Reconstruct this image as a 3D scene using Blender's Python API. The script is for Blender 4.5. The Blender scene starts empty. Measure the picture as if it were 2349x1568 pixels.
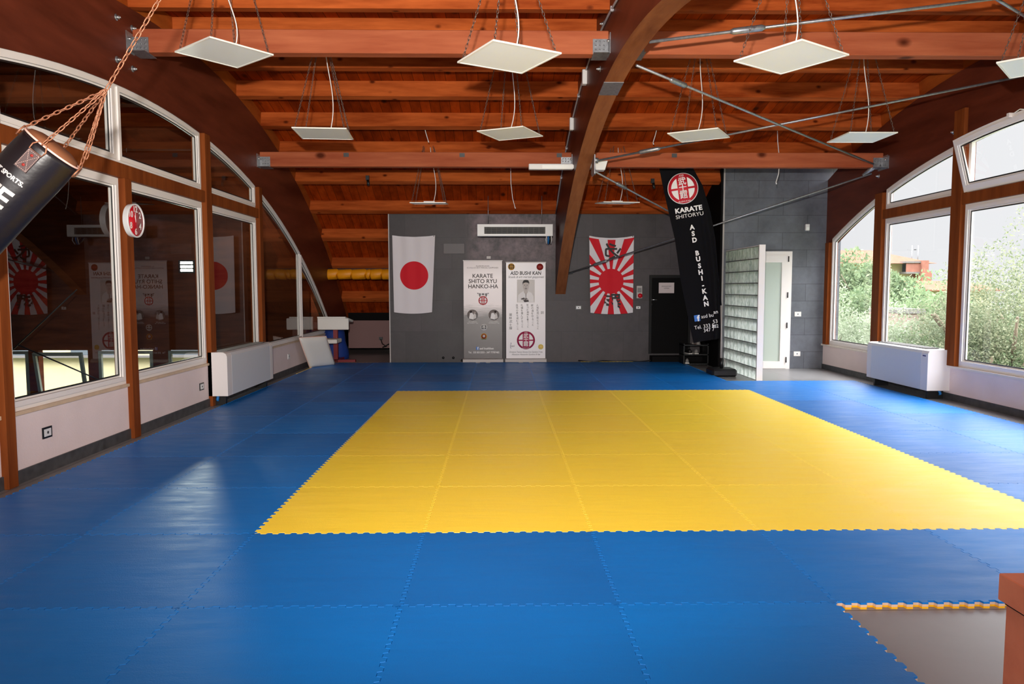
import bpy, math, random
from mathutils import Vector, Matrix
import numpy as np
random.seed(7); rng = np.random.default_rng(7)
S = bpy.context.scene
COL = S.collection
PI = math.pi

# ------------------------------------------------------------------ camera
F, CH, YAW, PIT, ROLL = 1664.76, 1.4717, math.radians(0.934), math.radians(-4.201), math.radians(0.069)
IW, IH = 2349, 1568
cam = bpy.data.cameras.new('camera'); camo = bpy.data.objects.new('camera', cam); COL.objects.link(camo)
cam.sensor_width = 36; cam.lens = F/IW*36; cam.clip_start = .05; cam.clip_end = 500
camo.matrix_world = Matrix.Translation((0, 0, CH)) @ Matrix.Rotation(-YAW, 4, 'Z') @ Matrix.Rotation(PI/2+PIT, 4, 'X') @ Matrix.Rotation(-ROLL, 4, 'Z')
S.camera = camo

# ------------------------------------------------------------------ sky, lamps, exposure
W = bpy.data.worlds.new('sky'); S.world = W; W.use_nodes = True
nt = W.node_tree; nt.nodes.clear()
def nn(t, ty, **k):
    n = t.nodes.new(ty)
    for a, b in k.items():
        if a in n.inputs: n.inputs[a].default_value = b
        else: setattr(n, a, b)
    return n
tc = nn(nt, 'ShaderNodeTexCoord'); sx = nn(nt, 'ShaderNodeSeparateXYZ'); nt.links.new(tc.outputs['Generated'], sx.inputs[0])
mr = nn(nt, 'ShaderNodeMapRange'); mr.inputs[1].default_value = .24; mr.inputs[2].default_value = .55; mr.inputs[3].default_value = .575; mr.inputs[4].default_value = 9
nt.links.new(sx.outputs[2], mr.inputs[0])
bg = nn(nt, 'ShaderNodeBackground'); bg.inputs[0].default_value = (.965, .965, 1, 1); nt.links.new(mr.outputs[0], bg.inputs[1])
wo = nn(nt, 'ShaderNodeOutputWorld'); nt.links.new(bg.outputs[0], wo.inputs[0])

def look(o, p, q):
    o.location = p; o.rotation_euler = (Vector(q)-Vector(p)).to_track_quat('-Z', 'Y').to_euler()
def lamp(name, ty, p, q, e, col=(1, 1, 1), **k):
    l = bpy.data.lights.new(name, ty); l.energy = e; l.color = col
    for a, b in k.items(): setattr(l, a, b)
    o = bpy.data.objects.new(name, l); COL.objects.link(o); look(o, p, q); return o
# photographer's flash just over the camera, aimed up into the room
lamp('flash_light', 'SPOT', (-.12, -.05, 1.95), (0, 6, 3.3), 1650, (1, .94, .87), shadow_soft_size=.05, spot_size=math.radians(112), spot_blend=1)
# unseen fill light added behind the camera to brighten floor and walls
lamp('rear_fill', 'AREA', (.6, -1.9, 2.0), (.6, 8, 1.2), 150, (1, .99, .98), shape='RECTANGLE', size=8, size_y=2.2)
# the floodlight behind the left windows
FLP = Vector((-6.28, 14.72, 1.92))
lamp('flood_light', 'SPOT', FLP+Vector((.03, -.09, 0)), FLP+Vector((.39, -.92, -.17)), 110, (.92, 1, .86), shadow_soft_size=.12, spot_size=math.radians(50), spot_blend=.5)
S.view_settings.view_transform = 'Standard'; S.view_settings.look = 'None'; S.view_settings.gamma = 1; S.view_settings.use_curve_mapping = False
S.view_settings.exposure = 0.76

# ------------------------------------------------------------------ pixel helpers (measurement only)
def ray(px, py):
    x = (px-IW/2)/F; y = (IH/2-py)/F; c, s = math.cos(-ROLL), math.sin(-ROLL); x, y = x*c-y*s, x*s+y*c
    cp, sp = math.cos(PIT), math.sin(PIT); f = cp-y*sp; u = sp+y*cp; cy, sy = math.cos(YAW), math.sin(YAW)
    return Vector((x*cy+f*sy, -x*sy+f*cy, u))
def on(px, py, ax, c):
    d = ray(px, py); o = Vector((0, 0, CH)); t = (c-o[ax])/d[ax]; return o+d*t

# ------------------------------------------------------------------ materials
def srgb(r, g, b):
    f = lambda c: c/12.92 if c <= .04045 else ((c+.055)/1.055)**2.4
    return (f(r/255), f(g/255), f(b/255), 1)
def newmat(name):
    m = bpy.data.materials.new(name); m.use_nodes = True; t = m.node_tree
    return m, t, t.nodes['Principled BSDF']
def L(t, a, b): t.links.new(a, b)
def plain(name, col, rough=.5, metal=0, bump=0, bscale=40, var=0, emit=None, spec=.5, vscale=3):
    m, t, b = newmat(name); b.inputs['Base Color'].default_value = col; b.inputs['Roughness'].default_value = rough
    b.inputs['Metallic'].default_value = metal; b.inputs['Specular IOR Level'].default_value = spec
    co = nn(t, 'ShaderNodeTexCoord')
    if bump:
        no = nn(t, 'ShaderNodeTexNoise', Scale=bscale, Detail=4); L(t, co.outputs['Object'], no.inputs[0])
        bu = nn(t, 'ShaderNodeBump', Strength=bump, Distance=.01); L(t, no.outputs[0], bu.inputs['Height']); L(t, bu.outputs[0], b.inputs['Normal'])
    if var:
        no = nn(t, 'ShaderNodeTexNoise', Scale=vscale, Detail=5); L(t, co.outputs['Object'], no.inputs[0])
        hs = nn(t, 'ShaderNodeHueSaturation', Color=col); mr = nn(t, 'ShaderNodeMapRange'); mr.inputs[3].default_value = 1-var; mr.inputs[4].default_value = 1+var
        mr.inputs[1].default_value = .3; mr.inputs[2].default_value = .7
        L(t, no.outputs[0], mr.inputs[0]); L(t, mr.outputs[0], hs.inputs['Value']); L(t, hs.outputs[0], b.inputs['Base Color'])
    if emit: b.inputs['Emission Color'].default_value = emit[0]; b.inputs['Emission Strength'].default_value = emit[1]
    return m
def wood(name, c1, c2, scale, rough=.6, knots=0, knotcol=None, spec=.03, bump=.15, streak=1.0, planks=None, plankcol=None):
    """grain runs along the axis with the smallest scale component"""
    m, t, b = newmat(name); b.inputs['Roughness'].default_value = rough; b.inputs['Specular IOR Level'].default_value = spec
    co = nn(t, 'ShaderNodeTexCoord'); oi = nn(t, 'ShaderNodeObjectInfo')
    ad = nn(t, 'ShaderNodeVectorMath', operation='MULTIPLY_ADD'); ad.inputs[1].default_value = (1, 1, 1)
    cx = nn(t, 'ShaderNodeCombineXYZ'); mu = nn(t, 'ShaderNodeMath', operation='MULTIPLY'); mu.inputs[1].default_value = 37.
    L(t, oi.outputs['Random'], mu.inputs[0]); L(t, mu.outputs[0], cx.inputs[0]); L(t, mu.outputs[0], cx.inputs[1]); L(t, mu.outputs[0], cx.inputs[2])
    L(t, co.outputs['Object'], ad.inputs[0]); L(t, cx.outputs[0], ad.inputs[2])
    mp = nn(t, 'ShaderNodeMapping'); mp.inputs['Scale'].default_value = scale; L(t, ad.outputs[0], mp.inputs[0])
    n1 = nn(t, 'ShaderNodeTexNoise', Scale=1.0, Detail=6, Roughness=.6); L(t, mp.outputs[0], n1.inputs[0])
    n2 = nn(t, 'ShaderNodeTexNoise', Scale=.22, Detail=2); L(t, mp.outputs[0], n2.inputs[0])
    mx = nn(t, 'ShaderNodeMath', operation='ADD'); L(t, n1.outputs[0], mx.inputs[0]); L(t, n2.outputs[0], mx.inputs[1])
    cr = nn(t, 'ShaderNodeMapRange'); cr.inputs[1].default_value = 1-.28*streak; cr.inputs[2].default_value = 1+.28*streak; L(t, mx.outputs[0], cr.inputs[0])
    mc = nn(t, 'ShaderNodeMix', data_type='RGBA'); mc.inputs[6].default_value = c1; mc.inputs[7].default_value = c2
    L(t, cr.outputs[0], mc.inputs[0]); out = mc.outputs[2]
    if knots:
        mk = nn(t, 'ShaderNodeMapping'); sc = [1., 1., 1.]; a = min(range(3), key=lambda i: scale[i]); sc[a] = .62; mk.inputs['Scale'].default_value = sc
        L(t, ad.outputs[0], mk.inputs[0]); vo = nn(t, 'ShaderNodeTexVoronoi', Scale=knots); L(t, mk.outputs[0], vo.inputs[0])
        kr = nn(t, 'ShaderNodeMapRange'); kr.inputs[1].default_value = .06; kr.inputs[2].default_value = .15; kr.inputs[3].default_value = 1; kr.inputs[4].default_value = 0
        L(t, vo.outputs['Distance'], kr.inputs[0])
        m2 = nn(t, 'ShaderNodeMix', data_type='RGBA'); m2.inputs[7].default_value = knotcol; L(t, out, m2.inputs[6]); L(t, kr.outputs[0], m2.inputs[0]); out = m2.outputs[2]
    if planks:
        ax, w = planks; se = nn(t, 'ShaderNodeSeparateXYZ'); L(t, co.outputs['Object'], se.inputs[0])
        md = nn(t, 'ShaderNodeMath', operation='PINGPONG'); md.inputs[1].default_value = w/2; L(t, se.outputs[ax], md.inputs[0])
        le = nn(t, 'ShaderNodeMath', operation='LESS_THAN'); le.inputs[1].default_value = .003; L(t, md.outputs[0], le.inputs[0])
        fl = nn(t, 'ShaderNodeMath', operation='DIVIDE'); fl.inputs[1].default_value = w; L(t, se.outputs[ax], fl.inputs[0])
        ff = nn(t, 'ShaderNodeMath', operation='FLOOR'); L(t, fl.outputs[0], ff.inputs[0]); wn = nn(t, 'ShaderNodeTexWhiteNoise', noise_dimensions='1D'); L(t, ff.outputs[0], wn.inputs['W'])
        mr2 = nn(t, 'ShaderNodeMapRange'); mr2.inputs[3].default_value = .8; mr2.inputs[4].default_value = 1.2; L(t, wn.outputs[0], mr2.inputs[0])
        hs = nn(t, 'ShaderNodeHueSaturation'); L(t, out, hs.inputs['Color']); L(t, mr2.outputs[0], hs.inputs['Value'])
        m3 = nn(t, 'ShaderNodeMix', data_type='RGBA'); m3.inputs[7].default_value = plankcol; L(t, hs.outputs[0], m3.inputs[6]); L(t, le.outputs[0], m3.inputs[0]); out = m3.outputs[2]
    L(t, out, b.inputs['Base Color'])
    if bump:
        bu = nn(t, 'ShaderNodeBump', Strength=bump, Distance=.004); L(t, n1.outputs[0], bu.inputs['Height']); L(t, bu.outputs[0], b.inputs['Normal'])
    return m
def slate(name, c1, c2, seam, bw, bh, rough=.5, plane='XZ', spec=.4, mortar=.004, nscale=1.6, offset=.5, amp=.4):
    m, t, b = newmat(name); b.inputs['Specular IOR Level'].default_value = spec
    co = nn(t, 'ShaderNodeTexCoord'); se = nn(t, 'ShaderNodeSeparateXYZ'); cb = nn(t, 'ShaderNodeCombineXYZ'); L(t, co.outputs['Object'], se.inputs[0])
    i, j = 'XYZ'.index(plane[0]), 'XYZ'.index(plane[1]); L(t, se.outputs[i], cb.inputs[0]); L(t, se.outputs[j], cb.inputs[1])
    br = nn(t, 'ShaderNodeTexBrick', Scale=1.0); br.offset = offset; br.inputs['Brick Width'].default_value = bw; br.inputs['Row Height'].default_value = bh; br.inputs['Mortar Size'].default_value = mortar
    br.inputs['Color1'].default_value = c1; br.inputs['Color2'].default_value = c2; br.inputs['Mortar'].default_value = seam; L(t, cb.outputs[0], br.inputs[0])
    no = nn(t, 'ShaderNodeTexNoise', Scale=nscale, Detail=8, Roughness=.65); L(t, co.outputs['Object'], no.inputs[0])
    hs = nn(t, 'ShaderNodeHueSaturation'); mr = nn(t, 'ShaderNodeMapRange'); mr.inputs[1].default_value = .3; mr.inputs[2].default_value = .7; mr.inputs[3].default_value = 1-amp; mr.inputs[4].default_value = 1+amp
    L(t, no.outputs[0], mr.inputs[0]); L(t, mr.outputs[0], hs.inputs['Value']); L(t, br.outputs[0], hs.inputs['Color']); L(t, hs.outputs[0], b.inputs['Base Color'])
    rr = nn(t, 'ShaderNodeMapRange'); rr.inputs[3].default_value = rough-.1; rr.inputs[4].default_value = rough+.12; L(t, no.outputs[0], rr.inputs[0]); L(t, rr.outputs[0], b.inputs['Roughness'])
    return m

M = {}
M['purlin'] = wood('orange_wood', srgb(194, 98, 46), srgb(128, 52, 20), (1.6, 14, 14), .5, 4.6, srgb(84, 32, 14))
M['purlin_red'] = wood('reddish_wood', srgb(176, 100, 68), srgb(142, 68, 44), (1.2, 12, 12), .42, 2.4, srgb(82, 36, 22))
M['deck'] = wood('board_wood', srgb(162, 62, 14), srgb(104, 32, 4), (9, 1.2, 9), .5, 2.6, srgb(60, 22, 8), planks=(0, .15), plankcol=srgb(60, 24, 8))
M['arch'] = wood('dark_glulam', srgb(108, 50, 34), srgb(74, 31, 20), (18, 1.2, 8), .42, 0, None, spec=.18)
M['arch_under'] = wood('worn_glulam', srgb(156, 98, 62), srgb(118, 68, 42), (14, 1.5, 5), .5, 0, None)
M['post'] = wood('post_wood', srgb(136, 72, 34), srgb(100, 48, 22), (14, 14, 1.2), .4, 0, None)
M['blocking'] = wood('blocking_wood', srgb(178, 92, 36), srgb(132, 58, 22), (8, 2, 8), .5)
M['desk'] = wood('desk_wood', srgb(200, 130, 98), srgb(176, 106, 78), (2, 9, 9), .3, bump=.05)
M['pvc'] = plain('white_pvc', srgb(232, 226, 222), .3, bump=.02)
M['white'] = plain('white_paint', srgb(226, 222, 216), .4)
M['plastic'] = plain('white_plastic', srgb(222, 221, 220), .35)
M['plaster'] = plain('pink_plaster', srgb(226, 208, 206), .8, bump=.15, bscale=60, var=.04)
M['stone'] = plain('sill_stone', srgb(206, 180, 152), .4, var=.1, vscale=9)
M['stonew'] = plain('pale_sill_stone', srgb(226, 214, 202), .4, var=.05, vscale=9)
M['base'] = plain('slate_baseboard', srgb(66, 66, 68), .5, var=.35, vscale=12)
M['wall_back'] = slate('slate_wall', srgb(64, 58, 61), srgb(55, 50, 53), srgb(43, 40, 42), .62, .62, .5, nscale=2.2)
M['wall_right_end'] = slate('slate_wall_right', srgb(94, 97, 104), srgb(86, 89, 96), srgb(64, 66, 71), .9, .31, .5)
M['dark'] = plain('black_paint', srgb(7, 6, 7), .7, spec=.12)
M['floor'] = slate('floor_boards', srgb(134, 132, 132), srgb(124, 122, 122), srgb(50, 46, 46), 1.2, 1.2, .34, 'XY', .7, .003, 1.4, 0, .15)
M['steel'] = plain('galvanised_steel', srgb(150, 152, 156), .42, .75, var=.2, vscale=30)
M['bolt'] = plain('bolt_steel', srgb(200, 200, 200), .3, .9)
M['chainm'] = plain('chain_steel', srgb(118, 104, 96), .45, .6)
M['rust'] = plain('rusty_chain', srgb(150, 98, 72), .5, .45, var=.2, vscale=40)
M['black'] = plain('black_plastic', srgb(20, 20, 22), .4)
M['led'] = plain('diffuser_white', srgb(240, 243, 240), .45)
M['ledframe'] = plain('panel_frame_white', srgb(240, 236, 226), .35)
M['cable'] = plain('white_cable', srgb(232, 228, 224), .4)
M['bluec'] = plain('blue_insulation', srgb(20, 110, 180), .5)
M['conduit'] = plain('grey_conduit', srgb(160, 156, 160), .45)
M['cloth'] = plain('white_cloth', srgb(222, 218, 222), .85, bump=.1, bscale=200)
M['ink'] = plain('black_ink', srgb(22, 18, 20), .6)
M['darkink'] = plain('grey_ink', srgb(58, 46, 46), .6)
M['red'] = plain('red_ink', srgb(205, 30, 48), .6)
M['magenta'] = plain('crimson_ink', srgb(172, 40, 84), .6)
M['white_ink'] = plain('white_ink', srgb(236, 232, 230), .6)
M['gold'] = plain('gold_ink', srgb(218, 160, 60), .6)
M['brown_ink'] = plain('brown_red_ink', srgb(140, 34, 26), .6)
M['yellow_ink'] = plain('pale_yellow_ink', srgb(226, 220, 130), .6)
M['fb'] = plain('blue_ink', srgb(50, 110, 190), .6)
M['navy_ink'] = plain('navy_ink', srgb(50, 50, 110), .6)
M['photo_bg'] = plain('photo_grey', srgb(206, 200, 196), .5, var=.05)
M['photo_mid'] = plain('photo_midgrey', srgb(140, 132, 130), .5, var=.3, vscale=30)
M['skin_grey'] = plain('photo_skin', srgb(188, 178, 172), .5)
M['bannerblack'] = plain('black_banner_cloth', srgb(13, 12, 16), .9, spec=.15, bump=.1, bscale=150)
M['leather'] = plain('black_leather', srgb(22, 17, 20), .36, bump=.25, bscale=14)
M['strapleather'] = plain('brown_leather', srgb(70, 50, 48), .5)
M['bagtan'] = plain('tan_lining', srgb(116, 72, 46), .6, var=.2)
M['pink_trim'] = plain('pale_piping', srgb(226, 186, 172), .5)
M['yellowpad'] = plain('yellow_padding', srgb(238, 152, 8), .5, bump=.2, bscale=20)
M['redsteel'] = plain('red_steel', srgb(120, 16, 24), .4)
M['redplastic'] = plain('red_plastic', srgb(196, 20, 36), .3)
M['vinyl'] = plain('white_vinyl', srgb(226, 222, 216), .45, bump=.2, bscale=9)
M['bluecloth'] = plain('blue_cloth', srgb(10, 50, 130), .7)
M['alu'] = plain('brushed_aluminium', srgb(168, 162, 160), .5, .2)
M['grille'] = plain('grey_grille', srgb(120, 118, 116), .5)
M['coil'] = plain('coil_casing', srgb(206, 208, 212), .35)
M['coilside'] = plain('coil_side_casing', srgb(222, 216, 214), .35)
M['terracotta'] = plain('terracotta_roof', srgb(118, 78, 66), .8, var=.15, spec=0)
M['cream'] = plain('cream_render', srgb(186, 177, 142), .85, var=.04, spec=0)
M['brick'] = plain('brick_red', srgb(134, 92, 80), .85, var=.1, spec=0)
M['hwhite'] = plain('house_white', srgb(108, 105, 103), .8, spec=0)
M['hdark'] = plain('house_window_dark', srgb(84, 92, 98), .3)
M['bark'] = plain('bark', srgb(112, 100, 84), .9, var=.2)
M['ground'] = plain('ground_green', srgb(90, 100, 74), .95, var=.2, spec=0)
M['annex'] = wood('annex_wood', srgb(96, 50, 28), srgb(60, 28, 16), (1.5, 10, 10), .6)
M['tape'] = plain('grey_tape', srgb(86, 80, 82), .5)

def leafmat(name, c1, c2):
    m, t, b = newmat(name); b.inputs['Roughness'].default_value = .6; b.inputs['Specular IOR Level'].default_value = .2
    ge = nn(t, 'ShaderNodeNewGeometry'); mx = nn(t, 'ShaderNodeMix', data_type='RGBA'); mx.inputs[6].default_value = c1; mx.inputs[7].default_value = c2
    L(t, ge.outputs['Random Per Island'], mx.inputs[0]); L(t, mx.outputs[2], b.inputs['Base Color'])
    tr = nn(t, 'ShaderNodeBsdfTranslucent'); L(t, mx.outputs[2], tr.inputs[0]); ms = nn(t, 'ShaderNodeMixShader', Fac=.4)
    L(t, b.outputs[0], ms.inputs[1]); L(t, tr.outputs[0], ms.inputs[2]); L(t, ms.outputs[0], t.nodes['Material Output'].inputs[0]); return m
M['leaf_olive'] = leafmat('olive_leaves', srgb(150, 160, 136), srgb(118, 130, 106))
M['leaf_green'] = leafmat('green_leaves', srgb(122, 136, 102), srgb(86, 106, 76))
M['leaf_fresh'] = leafmat('fresh_leaves', srgb(130, 148, 110), srgb(98, 120, 86))
M['leaf_near'] = leafmat('olive_brown_leaves', srgb(140, 144, 116), srgb(84, 98, 72))

def glassmat(name, tint=(1, 1, 1, 1), ior=1.5, mult=2.0):
    m = bpy.data.materials.new(name); m.use_nodes = True; t = m.node_tree; t.nodes.clear()
    tr = nn(t, 'ShaderNodeBsdfTransparent'); tr.inputs[0].default_value = tint; gl = nn(t, 'ShaderNodeBsdfGlossy', Roughness=0.0)
    fr = nn(t, 'ShaderNodeFresnel'); ge = nn(t, 'ShaderNodeNewGeometry'); mi = nn(t, 'ShaderNodeMapRange'); mi.inputs[3].default_value = ior; mi.inputs[4].default_value = 1/ior
    L(t, ge.outputs['Backfacing'], mi.inputs[0]); L(t, mi.outputs[0], fr.inputs['IOR'])   # same reflection from either side of the pane
    mu = nn(t, 'ShaderNodeMath', operation='MULTIPLY', use_clamp=True); mu.inputs[1].default_value = mult
    L(t, fr.outputs[0], mu.inputs[0]); ms = nn(t, 'ShaderNodeMixShader'); L(t, mu.outputs[0], ms.inputs[0]); L(t, tr.outputs[0], ms.inputs[1]); L(t, gl.outputs[0], ms.inputs[2])
    o = nn(t, 'ShaderNodeOutputMaterial'); L(t, ms.outputs[0], o.inputs[0]); return m
M['glass'] = glassmat('double_glazing', (.93, .95, .93, 1), 1.5, 1.3)
M['glass_clear'] = glassmat('clear_glazing', (.97, .98, .97, 1), 1.5, 1.0)
m, t, b = newmat('frosted_glass'); b.inputs['Base Color'].default_value = srgb(214, 226, 214); b.inputs['Roughness'].default_value = .35; b.inputs['Transmission Weight'].default_value = .35; M['frost'] = m
m, t, b = newmat('glass_block'); b.inputs['Base Color'].default_value = srgb(206, 222, 206); b.inputs['Roughness'].default_value = .12
b.inputs['Transmission Weight'].default_value = .25
co = nn(t, 'ShaderNodeTexCoord'); mp = nn(t, 'ShaderNodeMapping'); mp.inputs['Scale'].default_value = (1, 13, 4.5); L(t, co.outputs['Object'], mp.inputs[0])
no = nn(t, 'ShaderNodeTexNoise', Scale=1.0, Detail=1, Distortion=2.6); L(t, mp.outputs[0], no.inputs[0]); bu = nn(t, 'ShaderNodeBump', Strength=1.0, Distance=.05); L(t, no.outputs[0], bu.inputs['Height']); L(t, bu.outputs[0], b.inputs['Normal'])
cr = nn(t, 'ShaderNodeMapRange'); cr.inputs[1].default_value = .42; cr.inputs[2].default_value = .56; mx = nn(t, 'ShaderNodeMix', data_type='RGBA'); mx.inputs[6].default_value = srgb(188, 198, 190); mx.inputs[7].default_value = srgb(252, 255, 250)
L(t, no.outputs[0], cr.inputs[0]); L(t, cr.outputs[0], mx.inputs[0]); L(t, mx.outputs[2], b.inputs['Base Color']); M['block'] = m
b.inputs['Transmission Weight'].default_value = 0; bu.inputs['Strength'].default_value = .5; bu.inputs['Distance'].default_value = .02
tl = nn(t, 'ShaderNodeBsdfTranslucent'); L(t, mx.outputs[2], tl.inputs[0]); ms = nn(t, 'ShaderNodeMixShader', Fac=.7); L(t, b.outputs[0], ms.inputs[1]); L(t, tl.outputs[0], ms.inputs[2])
tp = nn(t, 'ShaderNodeBsdfTransparent'); tp.inputs[0].default_value = (.93, .97, .93, 1); mf = nn(t, 'ShaderNodeMath', operation='MULTIPLY_ADD'); mf.inputs[1].default_value = .22; mf.inputs[2].default_value = .06; L(t, cr.outputs[0], mf.inputs[0])
m9 = nn(t, 'ShaderNodeMixShader'); L(t, mf.outputs[0], m9.inputs[0]); L(t, ms.outputs[0], m9.inputs[1]); L(t, tp.outputs[0], m9.inputs[2]); L(t, m9.outputs[0], t.nodes['Material Output'].inputs[0])

def matmat(name, top, bottom, dull, spec=.5):
    m, t, b = newmat(name); b.inputs['Specular IOR Level'].default_value = spec
    co = nn(t, 'ShaderNodeTexCoord'); oi = nn(t, 'ShaderNodeObjectInfo'); se = nn(t, 'ShaderNodeSeparateXYZ'); L(t, co.outputs['Object'], se.inputs[0])
    mp = nn(t, 'ShaderNodeMapping'); mp.inputs['Scale'].default_value = (2.2, 9, 1)
    va = nn(t, 'ShaderNodeVectorMath', operation='ADD'); L(t, co.outputs['Object'], va.inputs[0]); L(t, oi.outputs['Location'], va.inputs[1]); L(t, va.outputs[0], mp.inputs[0])
    no = nn(t, 'ShaderNodeTexNoise', Scale=1.2, Detail=6, Roughness=.6); L(t, mp.outputs[0], no.inputs[0])
    n2 = nn(t, 'ShaderNodeTexNoise', Scale=.8, Detail=3); L(t, va.outputs[0], n2.inputs[0])
    mx = nn(t, 'ShaderNodeMix', data_type='RGBA'); mx.inputs[6].default_value = top; mx.inputs[7].default_value = dull
    a = nn(t, 'ShaderNodeMath', operation='MULTIPLY_ADD'); a.inputs[1].default_value = .8; a.inputs[2].default_value = -.22; L(t, n2.outputs[0], a.inputs[0])
    a2 = nn(t, 'ShaderNodeMath', operation='MULTIPLY_ADD'); a2.inputs[1].default_value = .65; L(t, oi.outputs['Random'], a2.inputs[0]); L(t, a.outputs[0], a2.inputs[2]); L(t, a2.outputs[0], mx.inputs[0])
    g1 = nn(t, 'ShaderNodeMath', operation='LESS_THAN'); g1.inputs[1].default_value = .021; L(t, se.outputs[2], g1.inputs[0])
    g2 = nn(t, 'ShaderNodeMath', operation='LESS_THAN'); g2.inputs[1].default_value = .009; L(t, se.outputs[2], g2.inputs[0])
    m1 = nn(t, 'ShaderNodeMix', data_type='RGBA'); m1.inputs[7].default_value = srgb(214, 184, 160); L(t, mx.outputs[2], m1.inputs[6]); L(t, g1.outputs[0], m1.inputs[0])
    m2 = nn(t, 'ShaderNodeMix', data_type='RGBA'); m2.inputs[7].default_value = bottom; L(t, m1.outputs[2], m2.inputs[6]); L(t, g2.outputs[0], m2.inputs[0]); L(t, m2.outputs[2], b.inputs['Base Color'])
    rr = nn(t, 'ShaderNodeMapRange'); rr.inputs[1].default_value = .3; rr.inputs[2].default_value = .7; rr.inputs[3].default_value = .34; rr.inputs[4].default_value = .5; L(t, no.outputs[0], rr.inputs[0]); L(t, rr.outputs[0], b.inputs['Roughness'])
    fn = nn(t, 'ShaderNodeTexNoise', Scale=160, Detail=2); L(t, co.outputs['Object'], fn.inputs[0])
    ad = nn(t, 'ShaderNodeMath', operation='MULTIPLY_ADD'); ad.inputs[1].default_value = 3.5; L(t, no.outputs[0], ad.inputs[0]); L(t, fn.outputs[0], ad.inputs[2])
    bu = nn(t, 'ShaderNodeBump', Strength=.16, Distance=.004); L(t, ad.outputs[0], bu.inputs['Height']); L(t, bu.outputs[0], b.inputs['Normal'])
    return m
M['mat_blue'] = matmat('blue_foam', srgb(0, 124, 212), srgb(240, 176, 20), srgb(16, 98, 172), .28)
M['mat_yellow'] = matmat('yellow_foam', srgb(255, 224, 62), srgb(10, 90, 170), srgb(255, 218, 70))

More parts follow.
